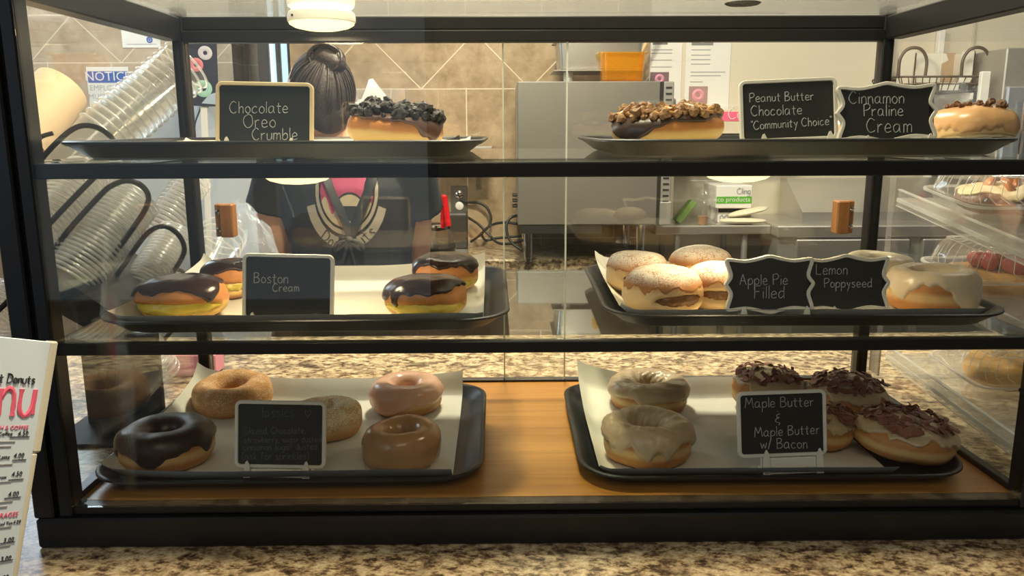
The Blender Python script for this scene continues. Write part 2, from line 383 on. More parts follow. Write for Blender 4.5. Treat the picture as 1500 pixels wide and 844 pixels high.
# ================================================================== THE ROOM
CZ = -0.05; FLZ = -1.0
m = MB(); m.box((-3.2, -4.2, FLZ-0.05), (4.5, 3.6, FLZ)); struct(m.build('floor', pm('brown_floor_tile', (0.11, 0.08, 0.06), 0.5, 0, 0.2, 6)))
m = MB(); m.box((-3.2, -4.2, 1.62), (4.5, 3.6, 1.68)); struct(m.build('ceiling', pm('ceiling_panel', (0.55, 0.53, 0.48), 0.9)))
m = MB(); m.box((-0.33, 2.45, FLZ), (1.115, 2.55, 1.62)); struct(m.build('wall_back', TILE))
m = MB(); m.box((-3.2, 3.3, FLZ), (-0.33, 3.4, 1.62)); struct(m.build('wall_alcove', TILE_L))
m = MB(); m.box((1.115, 2.46, FLZ), (4.5, 2.56, 1.62)); struct(m.build('wall_right', pm('cream_wall_panel', (0.62, 0.57, 0.46), 0.5, 0, 0.04, 3)))
p = at(1425, 60, y=2.46)
m = MB(); m.box((p.x-0.006, 2.452, FLZ+1.1), (p.x+0.006, 2.4605, 1.62), 0.002); struct(m.build('trim_1', pm('cream_panel_strip', (0.5, 0.46, 0.37), 0.5)))
m = MB(); m.box((-3.25, -4.2, FLZ), (-3.2, 3.4, 1.62)); struct(m.build('wall_left', pm('taupe_paint', (0.3, 0.26, 0.22), 0.8)))
# shop front glazing behind the camera: bright daylight seen only in reflections
d = bpy.data.objects.new('window_1', None); C.objects.link(d); struct(d)
m = MB(); m.box((-3.1, -4.06, -0.6), (0.1, -4.05, 1.45)); m.build('pane', emis('daylit_window', (0.6, 0.78, 1.0), 0.13), d)
m = MB()
for x in (-3.14, 0.1): m.box((x-0.03, -4.05, -0.66), (x+0.03, -3.99, 1.5))
for z in (-0.63, 1.48): m.box((-3.17, -4.05, z-0.03), (0.13, -3.99, z+0.03))
m.build('window_frame', BLACK, d)
m = MB(); m.box((-3.2, -4.2, FLZ), (4.5, -4.1, 1.62)); struct(m.build('wall_front', pm('shop_wall_paint', (0.22, 0.2, 0.17), 0.8)))
# glazed back door, left of the worker
dx0, dx1 = -0.49, -0.345
d = bpy.data.objects.new('door_1', None); C.objects.link(d); struct(d)
m = MB()
for x0, x1 in ((dx0, dx0+0.045), (dx1-0.022, dx1+0.02), (dx0+0.075, dx0+0.092)): m.box((x0, 2.55, FLZ), (x1, 2.6, 1.6), 0.003)
m.box((dx0, 2.55, 0.52), (dx1, 2.59, 0.56), 0.003)
m.build('door_frame', pm('dark_door_frame', (0.05, 0.045, 0.04), 0.5), d)
m = MB(); m.box((dx0, 2.575, FLZ), (dx1, 2.582, 1.6)); m.build('pane', emis('daylight_door_glass', (0.62, 0.85, 1.0), 1.1), d)
# narrow bright strip of glazing beside the case's back post
d = bpy.data.objects.new('window_2', None); C.objects.link(d); struct(d)
a = at(247, 55, y=3.2); b = at(256, 200, y=3.2)
m = MB(); m.box((a.x-0.015, 3.2, -0.3), (b.x+0.02, 3.21, 1.4)); m.build('pane', emis('daylight_side_glass', (0.65, 0.88, 1.0), 1.0), d)
m = MB(); m.box((a.x-0.04, 3.18, -0.3), (a.x-0.015, 3.22, 1.4)); m.box((b.x+0.02, 3.18, -0.3), (b.x+0.05, 3.22, 1.4)); m.build('window_frame', WHITE, d)

# ================================================================== COUNTERS
ct = thing('service_counter', 'long speckled granite-look service counter carrying the display case', 'counter')
m = MB(); m.box((-2.2, -0.135, CZ-0.04), (2.6, 1.0, CZ), 0.008); m.build('worktop', GRANITE, ct)
m = MB(); m.box((-2.15, -0.10, FLZ), (2.55, 0.93, CZ-0.04)); m.build('counter_base', pm('brown_counter_front', (0.09, 0.06, 0.045), 0.6, 0, 0.2, 20), ct)
bc = thing('back_counter', 'brown granite-look back counter against the tan tiled wall', 'counter')
m = MB(); m.box((-0.33, 2.08, -0.088), (1.10, 2.449, -0.04), 0.006); m.build('worktop', GRANITE_B, bc)
m = MB(); m.box((-0.33, 2.12, FLZ), (1.085, 2.449, -0.088)); m.build('cabinet_base', pm('dark_cabinet', (0.05, 0.035, 0.028), 0.5), bc)

# ================================================================== DISPLAY CASE
W, D = 1.15, 0.466
Z1, Z2, ZT = 0.409, 0.202, 0.585
case = thing('display_case', 'black framed glass display case filled with trays of doughnuts', 'display case', (W/2, 0, CZ))
def cp(mb, name, mats, parent=None, smooth=35):
    o = mb.build(name, mats, parent or case, smooth)
    if parent is None: o.location = (-W/2, 0, -CZ)
    return o
m = MB(); m.box((-0.042, -0.014, CZ), (W+0.042, D+0.03, -0.012), 0.003); cp(m, 'base', BLACK)
m = MB(); m.box((-0.012, -0.004, -0.012), (W+0.012, 0.014, 0.0), 0.002); cp(m, 'bottom_rail', BLACK)
m = MB(); m.box((-0.012, 0.014, -0.012), (W+0.012, D+0.004, 0.0)); cp(m, 'floor_board', FLOORW)
for x0, x1 in ((-0.044, 0.0), (W, W+0.044)):
    m = MB(); s = -1 if x0 < 0 else 1; xi = 0.0 if x0 < 0 else W
    m.box((xi+s*0.044, -0.012, -0.012), (xi+s*0.020, 0.022, 0.66), 0.002); m.box((xi+s*0.016, -0.008, -0.012), (xi, 0.022, 0.66), 0.002)
    m.box((xi+s*0.021, -0.002, -0.012), (xi+s*0.015, 0.02, 0.66)); cp(m, 'front_post', BLACK)
for x0, x1 in ((-0.019, 0.0), (W, W+0.019)):
    m = MB(); m.box((x0, D-0.002, -0.012), (x1, D+0.024, 0.64), 0.002)
    xm = (x0+x1)/2; m.box((xm-0.003, D-0.0035, 0.005), (xm+0.003, D-0.002, ZT))
    cp(m, 'back_post', BLACK)
m = MB(); m.box((-0.019, D-0.002, ZT), (W+0.019, D+0.024, 0.604), 0.002); m.box((-0.019, D, 0.604), (W+0.019, D+0.024, 0.6255), 0.002); cp(m, 'top_back_rail', BLACK)
m = MB(); m.box((-0.03, -0.01, ZT+0.005), (W+0.03, 0.02, 0.64), 0.002); cp(m, 'top_front_rail', BLACK)
for x0, x1 in ((-0.03, -0.002), (W+0.002, W+0.03)):
    m = MB(); m.box((x0, 0.02, ZT+0.002), (x1, D-0.002, 0.624), 0.002); cp(m, 'top_side_rail', BLACK)
for z in (Z1, Z2):
    hgt = 0.017 if z == Z1 else 0.0145
    m = MB(); m.box((-0.004, -0.001, z-hgt), (W+0.004, 0.012, z), 0.0015); cp(m, 'shelf_front_rail', BLACK)
    m = MB(); m.box((0, D-0.008, z-0.010), (W, D+0.001, z), 0.0015); cp(m, 'shelf_back_rail', BLACK)
    for x0 in (-0.012, W):
        m = MB(); m.box((x0, 0.012, z-0.014), (x0+0.012, D-0.002, z-0.0005), 0.0015); cp(m, 'shelf_side_rail', BLACK)
    m = MB(); m.box((0.001, 0.004, z+0.0004), (W-0.001, D-0.008, z+0.0034)); cp(m, 'glass_shelf', [SHELF_GLASS])
m = MB(); m.box((0.0, -0.0065, 0.0), (W, -0.0025, 0.6)); cp(m, 'front_glass', GLASS)
for x in (-0.0165, W+0.0135):
    m = MB(); m.box((x, 0.022, 0.0), (x+0.003, D-0.002, ZT+0.004)); cp(m, 'side_glass', GLASS)
for x0 in (-0.012, W-0.0):
    m = MB(); m.box((x0, 0.022, -0.001), (x0+0.012, D, 0.008), 0.001); cp(m, 'bottom_side_rail', BLACK)
m = MB(); m.box((-0.025, 0.0, 0.6262), (W+0.025, D+0.02, 0.6302)); cp(m, 'top_glass', TOP_GLASS)
m = MB(); m.box((0, D+0.003, 0), (W, D+0.022, 0.0035)); cp(m, 'door_track', BLACKM)
def sliding_door(x0, x1, y, hx, side):
    m = MB(); m.box((x0, y, 0.004), (x1, y+0.004, ZT+0.002)); o = cp(m, 'sliding_door', GLASS)
    for xe in ((x1,) if side < 0 else (x0,)):
        e = MB(); e.box((xe-0.0013, y-0.0002, 0.004), (xe+0.0013, y+0.0042, ZT)); e.build('glass_edge', GLASS_EDGE, o)
    p = at(*hx, y=y-0.014)
    e = -1 if side < 0 else 1
    h = MB(); h.box((p.x-e*0.016, y-0.026, p.z-0.028), (p.x+e*0.006, y-0.0003, p.z+0.028), 0.002)
    h.box((p.x+e*0.006, y-0.017, p.z-0.0278), (p.x+e*0.016, y-0.0003, p.z+0.0278), 0.0015); hb = h.build('wooden_handle', BLOCKW, o)
    for dz in (-0.015, 0.015):
        q = MB(); q.lathe([(0.0003, 0.0024), (0.0025, 0.002), (0.0046, 0.0006), (0.005, -0.001)], 16, Matrix.Translation((p.x+e*0.011, y-0.017, p.z+dz)) @ Matrix.Rotation(R_(90), 4, 'X'))
        q.box((p.x+e*0.011-0.0035, y-0.0196, p.z+dz-0.0006), (p.x+e*0.011+0.0035, y-0.0188, p.z+dz+0.0006), 0, None, 1)
        q.build('screw', [CHROME, BLACKM], hb)
sliding_door(0.001, 0.629, D+0.005, (330, 323), -1)
sliding_door(0.522, W-0.001, D+0.013, (1236, 318), 1)
q = at(1493, 577, y=0.001)
m = MB(); m.box((W-0.012, -0.004, q.z+0.001), (W+0.02, 0.006, q.z+0.006), 0.001); m.box((W-0.003, -0.003, q.z-0.02), (W+0.01, 0.005, q.z+0.003), 0.002); cp(m, 'latch', BLACK)
m = MB(); m.ball((0.010, 0.004, 0.004), 0.003, 6); cp(m, 'corner_screw', pm('blue_grey_screw', (0.1, 0.17, 0.19), 0.4))

# puck lights
GLOW = emis('warm_led_diffuser', (1.0, 0.84, 0.50), 1.25)
def puck(label, p, R, parent_z, pw=0.75):
    t = thing('puck_light', label, 'lamp', (p[0], p[1], parent_z), group='stick-on puck lights in the case')
    m = MB(); m.lathe([(0.001, 0), (R*0.86, 0), (R*0.97, -0.004), (R, -0.010), (R, -0.017), (R*0.965, -0.0185)], 48)
    m.box((-R*0.72, -R*0.75, -0.013), (-R*0.58, -R*0.70, -0.010), 0.0, None, 1)
    m.build('housing', [WHITE, BLACKM], t)
    m = MB(); m.lathe([(R*0.965, -0.0178), (R*0.95, -0.021), (R*0.8, -0.0255), (R*0.5, -0.029), (R*0.2, -0.0302), (0.0005, -0.0304)], 48); m.build('diffuser', GLOW, t)
    l = bpy.data.lights.new('led', 'AREA'); l.shape = 'DISK'; l.size = R*1.8; l.energy = pw; l.color = (1.0, 0.78, 0.46)
    lo = bpy.data.objects.new('led_light', l); C.objects.link(lo); lo.parent = t; lo.location = (0, 0, -0.0312)
    return t
p = at(472, 45, z=0.5955); puck('lit white puck light stuck under the glass top of the case', p, 0.052, 0.6255)
p = at(437, 262, y=0.10); puck('lit puck light under the upper shelf above the left cream-filled tray', p, 0.043, Z1-0.0002)
p = at(1080, 262, y=0.10); puck('lit puck light under the upper shelf above the apple pie sign', p, 0.043, Z1-0.0002)
p = at(1088, 6, z=0.624)
t = thing('mounting_disc', 'dark round mounting disc stuck under the glass top, right half', 'disc', (p.x, p.y, 0.6258))
m = MB(); m.lathe([(0.0005, -0.001), (0.004, -0.0012), (0.006, -0.003), (0.010, -0.0032), (0.012, -0.0016), (0.020, -0.0018), (0.023, -0.0028), (0.026, -0.001), (0.026, 0)], 40); m.build('disc', pm('dark_grey_disc', (0.05, 0.05, 0.05), 0.4), t)

# ================================================================== TRAYS AND PARCHMENT
TL, TD, TH, TI = 0.50, 0.385, 0.0195, 0.028
def tray_mesh():
    m = MB(); rings = []
    for ins, z in ((0.0, TH-0.002), (0.0005, TH), (0.003, TH+0.0012), (0.006, TH+0.0002), (0.0085, TH-0.002), (TI-0.006, 0.006), (TI, 0.0032), (TI+0.02, 0.0026)):
        r = max(0.062-ins*0.8, 0.02); rings.append([(x, y, z) for x, y in rrect(TL/2-ins, TD/2-ins, r, 8)])
    out = []
    for ins, z in ((0.0, TH-0.002), (0.003, TH-0.004), (0.0075, TH-0.0055), (TI-0.004, 0.002), (TI+0.002, 0.0)):
        r = max(0.062-ins*0.8, 0.02); out.append([(x, y, z) for x, y in rrect(TL/2-ins, TD/2-ins, r, 8)])
    m.loft(out[::-1]+rings); return m.mesh('serving_tray', TRAYM, 50)
TRAYME = tray_mesh()
def tray(label, x, y, z, rz=0.0):
    o = link('serving_tray', TRAYME, None, (x, y, z)); o.rotation_euler = (0, 0, R_(rz)); tag(o, label, 'tray', 'black serving trays in the case'); return o
def liner(label, x, y, z, rz=0.0, hx=0.232, hy=0.172, dx=0.0, dy=0.0, seed=0, corner=None):
    fx, fy = TL/2-TI, TD/2-TI; mb = MB()
    def fn(u, v):
        px, py = dx+(u*2-1)*hx, dy+(v*2-1)*hy
        ex, ey = max(abs(px)-fx+0.012, 0), max(abs(py)-fy+0.012, 0); dd = math.hypot(ex, ey)
        zz = 0.0042+dd*0.95+0.0016*abs(noise.noise((px*9+seed, py*9, 2)))+0.0009*abs(noise.noise((px*30, py*30, seed)))
        if corner:
            for cu, cv, amt in corner:
                q = max(0, 1-math.hypot((u-cu)*2.4, (v-cv)*2.0)); zz += amt*q*q
        lim = 0.004
        return (px*(1-0.02*dd), py, zz)
    mb.grid(fn, 60, 48); o = mb.build('parchment_liner', PAPER, None, 80, (x, y, z)); o.rotation_euler = (0, 0, R_(rz)); tag(o, label, 'parchment paper', 'parchment liners in the trays'); return o
ST = 0.0036     # glass thickness above shelf
rows = {}
def put(key, tl, ll, x, y, z, rz, **k):
    tray(tl, x, y, z, rz); liner(ll, x, y, z, rz, **k); rows[key] = z
put('BL', 'black tray of ring doughnuts on the wooden floor, left of the case', 'white parchment under the chocolate ring and glazed doughnuts', 0.243, 0.212, 0.0003, 0.4, hx=0.222, hy=0.178, dx=-0.012, dy=0.004, seed=1, corner=((0, 1, 0.022), (1, 1, 0.012), (0, 0, 0.006)))
put('BR', 'black tray on the wooden floor holding bacon-topped doughnuts', 'white parchment under the plain maple-iced ring doughnuts', 0.868, 0.212, 0.0003, -0.3, hx=0.190, hy=0.176, dx=-0.035, dy=0.004, seed=5, corner=((0, 1, 0.03),))
put('ML', 'black tray of custard-filled chocolate-topped doughnuts on the middle shelf', 'white parchment under the custard-filled chocolate-topped doughnuts', 0.277, 0.200, Z2+ST, 0.8, hx=0.225, hy=0.172, dx=-0.008, dy=0.0, seed=9, corner=((1, 1, 0.02), (0, 1, 0.012)))
put('MR', 'black tray of sugar-dusted filled doughnuts on the middle shelf', 'white parchment under the sugar-dusted filled doughnuts', 0.898, 0.212, Z2+ST, -1.0, hx=0.228, hy=0.172, dx=-0.003, dy=0, seed=13, corner=((0, 1, 0.012),))
put('TL', 'black tray on the upper shelf holding the cookie crumble doughnut', 'white parchment under the cookie crumble doughnut', 0.249, 0.207, Z1+ST, 0.0, hx=0.222, hy=0.165, dx=0, dy=0.0, seed=17, corner=((1, 0, 0.005),))
put('TR', 'black tray on the upper shelf below the two rightmost upper signs', 'white parchment under the peanut butter topped doughnut', 0.886, 0.207, Z1+ST, 0.0, hx=0.20, hy=0.150, dx=0, dy=0, seed=21)

# ================================================================== DOUGHNUTS
def dough_mat(name, brown, pale, lo=0.36, hi=0.52, soft=0.12, top=None):
    m, nt, b = new_mat(name); co = coords(nt, 'Generated'); s = nt.nodes.new('ShaderNodeSeparateXYZ'); L(nt, co, s.inputs[0])
    oc = coords(nt); z = mth(nt, 'ADD', s.outputs[2], mth(nt, 'MULTIPLY', mth(nt, 'SUBTRACT', nz(nt, oc, 60, 3), 0.5), 0.10))
    up = mth(nt, 'DIVIDE', mth(nt, 'SUBTRACT', z, hi), soft, clamp=True); dn = mth(nt, 'DIVIDE', mth(nt, 'SUBTRACT', lo, z), soft, clamp=True)
    f = mth(nt, 'MAXIMUM', up, dn); n2 = nz(nt, oc, 45, 5, 0.6)
    br = mixc(nt, n2, tuple(c*0.72 for c in brown), tuple(min(1, c*1.25) for c in brown))
    L(nt, mixc(nt, f, pale, br), b.inputs['Base Color']); b.inputs['Roughness'].default_value = 0.55
    b.inputs['Subsurface Weight'].default_value = 0.15; b.inputs['Subsurface Radius'].default_value = (0.01, 0.005, 0.002); b.inputs['Subsurface Scale'].default_value = 0.6
    bump(nt, b, nz(nt, oc, 260, 4, 0.6), 0.25, 0.001)
    return m
def sugared(name, base, sugar, amount, scale=900, lowcut=0.35, rough=0.8):
    m, nt, b = new_mat(name); co = coords(nt, 'Generated'); s = nt.nodes.new('ShaderNodeSeparateXYZ'); L(nt, co, s.inputs[0]); oc = coords(nt)
    hgt = mth(nt, 'MULTIPLY', mth(nt, 'SUBTRACT', s.outputs[2], lowcut), 2.6, clamp=True)
    n1 = nz(nt, oc, scale, 3, 0.7); n2 = nz(nt, oc, 55, 4, 0.6)
    f = mth(nt, 'MULTIPLY', mth(nt, 'SUBTRACT', mth(nt, 'ADD', mth(nt, 'MULTIPLY', n1, 1.15), mth(nt, 'MULTIPLY', n2, 0.45)), 1.15-amount), 6, clamp=True)
    f = mth(nt, 'MULTIPLY', f, hgt, clamp=True)
    br = mixc(nt, n2, tuple(c*0.7 for c in base), tuple(min(1, c*1.3) for c in base))
    L(nt, mixc(nt, f, br, sugar), b.inputs['Base Color']); b.inputs['Roughness'].default_value = rough
    bump(nt, b, n1, 0.5, 0.0012); return m
DOUGH = dough_mat('fried_dough', (0.50, 0.22, 0.06), (0.66, 0.43, 0.18), 0.38, 0.48, 0.10)
DOUGH_P = dough_mat('fried_dough_custard_sides', (0.52, 0.21, 0.05), (0.70, 0.47, 0.16), 0.16, 0.40, 0.10)
DOUGH_A = dough_mat('filled_bun_dough', (0.48, 0.20, 0.06), (0.72, 0.50, 0.25), 0.14, 0.56, 0.14)
CHOC = pm('dark_chocolate_icing', (0.030, 0.014, 0.010), 0.22, 0, 0.15, 40, 0.04, 90)
CHOCM = pm('matte_chocolate_icing', (0.038, 0.017, 0.013), 0.36, 0, 0.2, 50, 0.12, 120)
MILK = pm('milk_chocolate_icing', (0.10, 0.048, 0.036), 0.35, 0, 0.15, 60)
MAPLE = pm('maple_butter_icing', (0.56, 0.42, 0.26), 0.34, 0, 0.08, 30, 0.12, 60, sss=0.15)
PINKG = pm('strawberry_glaze', (0.78, 0.47, 0.33), 0.26, 0, 0.08, 40, sss=0.15)
GLAZE = pm('clear_sugar_glaze_brown', (0.40, 0.225, 0.105), 0.2, 0, 0.25, 30, sss=0.1)
LEMON = pm('white_lemon_glaze', (0.66, 0.55, 0.38), 0.25, 0, 0.22, 40, sss=0.15)
PRAL = pm('praline_glaze', (0.62, 0.36, 0.17), 0.3, 0, 0.2, 40)
CUST = pm('yellow_custard', (0.62, 0.49, 0.07), 0.3, 0, 0.25, 90, 0.3, 120, sss=0.2)
APPLE = pm('apple_filling', (0.17, 0.075, 0.02), 0.18, 0, 0.4, 80, 0.4, 100)
CREAM = pm('white_cream', (0.68, 0.55, 0.33), 0.5, 0, 0.2, 80, 0.3, 120)
OREO = pm('black_cookie_crumb', (0.018, 0.015, 0.013), 0.55, 0, 0.5, 300, 0.8, 400)
REESE = pm('chopped_peanut_butter_cup', (0.27, 0.145, 0.06), 0.65, 0, 0.55, 120, 0.7, 300)
PB = pm('peanut_butter_drizzle', (0.46, 0.24, 0.075), 0.35, 0, 0.2, 80)
BACON = pm('crisp_bacon', (0.27, 0.105, 0.07), 0.42, 0, 0.55, 130, 0.5, 220)
PECAN = pm('praline_pecan', (0.16, 0.07, 0.03), 0.5, 0, 0.4, 150, 0.6, 250)
APPLE_SUGAR = sugared('powder_sugared_crust', (0.44, 0.19, 0.06), (0.80, 0.76, 0.67), 0.50, 480, 0.40)
CINN = sugared('cinnamon_sugared_crust', (0.56, 0.245, 0.062), (0.80, 0.62, 0.40), 0.36, 650, 0.15)
SUGAR = sugared('granulated_sugar_crust', (0.55, 0.29, 0.10), (0.86, 0.77, 0.54), 0.46, 600, 0.28)

def spow(v, e): return math.copysign(abs(v)**e, v)
class Shape:
    def __init__(s, kind, R, H, seed, hole=0.24, slit=None, ax=1.0, ay=1.0, lump=1.0):
        s.k, s.R, s.H, s.seed, s.hole, s.slit, s.ax, s.ay, s.l = kind, R, H, seed, hole, slit, ax, ay, lump
    def P(s, th, ph, off=0.0):
        R, H = s.R, s.H
        if s.k == 'ring':
            a = R*(1-s.hole)/2; Rc = R-a
            r = Rc+a*spow(math.cos(ph), 0.82); z = H/2+H/2*spow(math.sin(ph), 0.80)
        else:
            r = R*max(math.cos(ph), 0.0)**0.62; z = H/2+H/2*spow(math.sin(ph), 0.78)
        n = Vector((math.cos(ph)*math.cos(th), math.cos(ph)*math.sin(th), math.sin(ph)))
        p = Vector((r*math.cos(th)*s.ax, r*math.sin(th)*s.ay, z))
        q = p*22+Vector((s.seed*3.7, 0, 0)); dsp = (noise.noise(q)*0.0032+noise.noise(p*60+Vector((0, s.seed, 0)))*0.0010)*s.l
        zr = z/H
        if s.slit:      # mouth: (theta, half width, height fraction, half height, depth)
            t0, hw, zc, zh, dep = s.slit
            da = abs((th-t0+math.pi) % (2*math.pi)-math.pi)
            if da < hw:
                e = math.cos(da/hw*math.pi/2)**0.5; zz = abs(zr-zc+0.03*noise.noise((th*3, s.seed, 0)))/(zh*e+1e-4)
                if zz < 1 and math.cos(ph) > 0.2: dsp -= dep*(1-zz**3)
        if s.k == 'ring' and abs(zr-0.46) < 0.12: dsp -= 0.0009*(1-abs(zr-0.46)/0.12)*max(math.cos(ph), 0)
        p = p+n*(dsp+off)
        if p.z < 0: p.z = 0.0
        return p
    def body(s, mat, parent, nt=88, np_=44, name='dough'):
        mb = MB()
        if s.k == 'ring':
            rings = [[s.P(2*math.pi*j/nt, 2*math.pi*i/np_) for j in range(nt)] for i in range(np_+1)]
            mb.loft(rings, False)
        else:
            rings = [[s.P(2*math.pi*j/nt, -math.pi/2+math.pi*(i/np_)*0.999+0.001) for j in range(nt)] for i in range(np_+1)]
            mb.loft(rings, True)
        return mb.build(name, mat, parent, 80)
    def icing(s, mat, parent, t=0.003, edge=0.0, amp=0.35, freq=2.0, drips=(), inner=2.9, name='icing', nt=120, ns=30, swirl=0.0):
        mb = MB(); rings = []
        def pe(th):
            v = edge+amp*noise.noise((math.cos(th)*freq+s.seed, math.sin(th)*freq, s.seed))+amp*0.35*noise.noise((math.cos(th)*freq*4, math.sin(th)*freq*4, s.seed+5))
            for t0, wd, dp in drips:
                da = abs((th-t0+math.pi) % (2*math.pi)-math.pi); v -= dp*math.exp(-(da/wd)**2)
            return v
        for i in range(ns+1):
            u = i/ns; row = []
            for j in range(nt):
                th = 2*math.pi*j/nt; p0 = pe(th)
                p1 = inner if s.k == 'ring' else math.pi/2-0.002
                ph = p0+(p1-p0)*u
                if s.k == 'ring': o = t*min(1, (u/0.07)**0.5 if u < 0.07 else 1, ((1-u)/0.07)**0.5 if u > 0.93 else 1)
                else: o = t*min(1, (u/0.09)**0.5 if u < 0.09 else 1)
                o += 0.0006*math.exp(-((u-0.06)/0.04)**2)
                if swirl: o += swirl*min(1, u*6)*(0.6*noise.noise((math.cos(th)*3+ph*2, math.sin(th)*3, s.seed))+0.6*abs(noise.noise((math.cos(th)*6, math.sin(th)*6+ph*3, s.seed+9))))
                row.append(s.P(th, ph, o-0.0004 if 0 < u else -0.0008))
            rings.append(row)
        mb.loft(rings, False)
        if s.k != 'ring': mb.f.append(tuple(ns*nt+j for j in range(nt))); mb.m.append(0)
        return mb.build(name, mat, parent, 80)
    def top(s, rng, lo=0.5, t=0.003, front=None):
        th = rng.uniform(0, 2*math.pi)
        ph = rng.uniform(lo, math.pi-lo*1.0 if s.k == 'ring' else math.pi/2)
        if s.k != 'ring': ph = math.asin(min(1, math.sqrt(rng.uniform(math.sin(lo)**2, 1))))
        n = Vector((math.cos(ph)*math.cos(th), math.cos(ph)*math.sin(th), math.sin(ph)))
        return s.P(th, ph, t), n, th, ph

PHI = (1+5**0.5)/2
ICO_V = [Vector(v).normalized() for v in ((-1, PHI, 0), (1, PHI, 0), (-1, -PHI, 0), (1, -PHI, 0), (0, -1, PHI), (0, 1, PHI), (0, -1, -PHI), (0, 1, -PHI), (PHI, 0, -1), (PHI, 0, 1), (-PHI, 0, -1), (-PHI, 0, 1))]
ICO_F = [(0, 11, 5), (0, 5, 1), (0, 1, 7), (0, 7, 10), (0, 10, 11), (1, 5, 9), (5, 11, 4), (11, 10, 2), (10, 7, 6), (7, 1, 8), (3, 9, 4), (3, 4, 2), (3, 2, 6), (3, 6, 8), (3, 8, 9), (4, 9, 5), (2, 4, 11), (6, 2, 10), (8, 6, 7), (9, 8, 1)]
def _ico2():
    v = list(ICO_V); f = []; c = {}
    def mid(a, b):
        k = (min(a, b), max(a, b))
        if k not in c: v.append(((v[a]+v[b])/2).normalized()); c[k] = len(v)-1
        return c[k]
    for a, b, d in ICO_F:
        x, y, z = mid(a, b), mid(b, d), mid(d, a); f += [(a, x, z), (b, y, x), (d, z, y), (x, y, z)]
    return v, f
ICO2 = _ico2()
def chunk(mb, p, r, rng, mi=None, sq=(1, 1, 1), rough=0.35):
    rot = Matrix.Rotation(rng.uniform(0, 6.3), 3, Vector((rng.uniform(-1, 1), rng.uniform(-1, 1), rng.uniform(-1, 1))).normalized())
    sd = rng.uniform(0, 99)
    vs = []
    for v in ICO2[0]:
        k = r*(1+rough*noise.noise(v*1.9+Vector((sd, 0, 0)))*1.6)
        vs.append(Vector(p)+rot @ Vector((v.x*k*sq[0], v.y*k*sq[1], v.z*k*sq[2])))
    mb.add(vs, ICO2[1], mi)
def crumbs(s, mat, parent, n, rmin, rmax, seed, name, lo=0.55, t=0.003, lift=0.4, layers=1):
    rng = random.Random(seed); mb = MB()
    for i in range(n):
        p, nn, th, ph = s.top(rng, lo, t); r = rng.uniform(rmin, rmax)
        chunk(mb, p+nn*r*lift*rng.uniform(0.4, 1.0+layers), r, rng)
    return mb.build(name, mat, parent, 25, kind='stuff')
def bacon(s, parent, n, seed, lo=0.75):
    rng = random.Random(seed); mb = MB()
    for i in range(n):
        p, nn, th, ph = s.top(rng, lo, 0.003)
        a = rng.uniform(0, 6.3); ln = rng.uniform(0.014, 0.028); wd = rng.uniform(0.008, 0.0145); tk = 0.0011
        up = (nn+Vector((rng.uniform(-.26, .26), rng.uniform(-.26, .26), 0.3))).normalized()
        xa = Vector((math.cos(a), math.sin(a), 0)); xa = (xa-up*xa.dot(up)).normalized(); ya = up.cross(xa)
        c = p+nn*rng.uniform(0.0005, 0.0065); sd = rng.uniform(0, 50); cv = rng.uniform(-0.004, 0.004)
        top, bot = [], []
        K = 5
        for k in range(K+1):
            u = k/K*2-1; b = cv*u*u+0.0014*math.sin(u*4+sd); wv = wd*(0.85+0.4*noise.noise((u*2, sd, 0)))*(1-0.35*u*u)
            for sg in (-1, 1):
                q = c+xa*(u*ln/2)+ya*(sg*wv/2)+up*(b+0.0006*sg*math.sin(sd)); top.append(q+up*tk/2); bot.append(q-up*tk/2)
        vs = top+bot; o = len(top); fs = []
        for k in range(K):
            fs += [(2*k, 2*k+2, 2*k+3, 2*k+1), (o+2*k+1, o+2*k+3, o+2*k+2, o+2*k), (2*k, o+2*k, o+2*k+2, 2*k+2), (2*k+3, o+2*k+3, o+2*k+1, 2*k+1)]
        fs += [(0, 1, o+1, o), (2*K+1, 2*K, o+2*K, o+2*K+1)]
        mb.add(vs, fs)
    return mb.build('bacon_bits', BACON, parent, 30, kind='stuff')
def filling(s, mat, parent, name, grow=0.0):
    t0, hw, zc, zh, dep = s.slit; mb = MB()
    def fn(u, v):
        th = t0+(u*2-1)*hw*0.97; zz = (v*2-1); e = math.cos((u*2-1)*math.pi/2*0.97)**0.5
        zr = zc+zz*(zh*0.98)*e; si = max(-1, min(1, zr*2-1)); ph = math.copysign(math.asin(min(1, abs(si)**(1/0.78))), si)
        sh = Shape(s.k, s.R, s.H, s.seed, s.hole, None, s.ax, s.ay, s.l)
        o = -dep*0.55-0.002+grow*(1-zz*zz)+0.0022*noise.noise((th*7, zz*2.2, s.seed))
        return sh.P(th, ph, o)
    mb.grid(fn, 40, 10); return mb.build(name, mat, parent, 80)

rngD = random.Random(5)
def donut(label, kind, px, wpx, by=None, y=None, key='BL', H=0.046, tilt=(0, 0), rz=None, seed=1, name='doughnut', group=None, lift=0.0, **k):
    zf = rows[key]+0.0055
    if y is None:
        f = at(px, by, z=zf); dist = f.y-CAM.y; R = wpx/2/FPX*(dist+0.04)*1.01; yc = f.y+R*0.80
    else: R = wpx/2/FPX*(y-CAM.y)*1.01; yc = y
    x = at(px, by-48 if by else 188, y=yc).x
    t = thing(name, label, 'doughnut', (x, yc, zf+lift), (R_(tilt[0]), R_(tilt[1]), 0), group)
    return t, Shape(kind, R, H, seed, **k)
FR = -math.pi/2     # facing the viewer
gB = 'assorted ring doughnuts on the lower left tray'
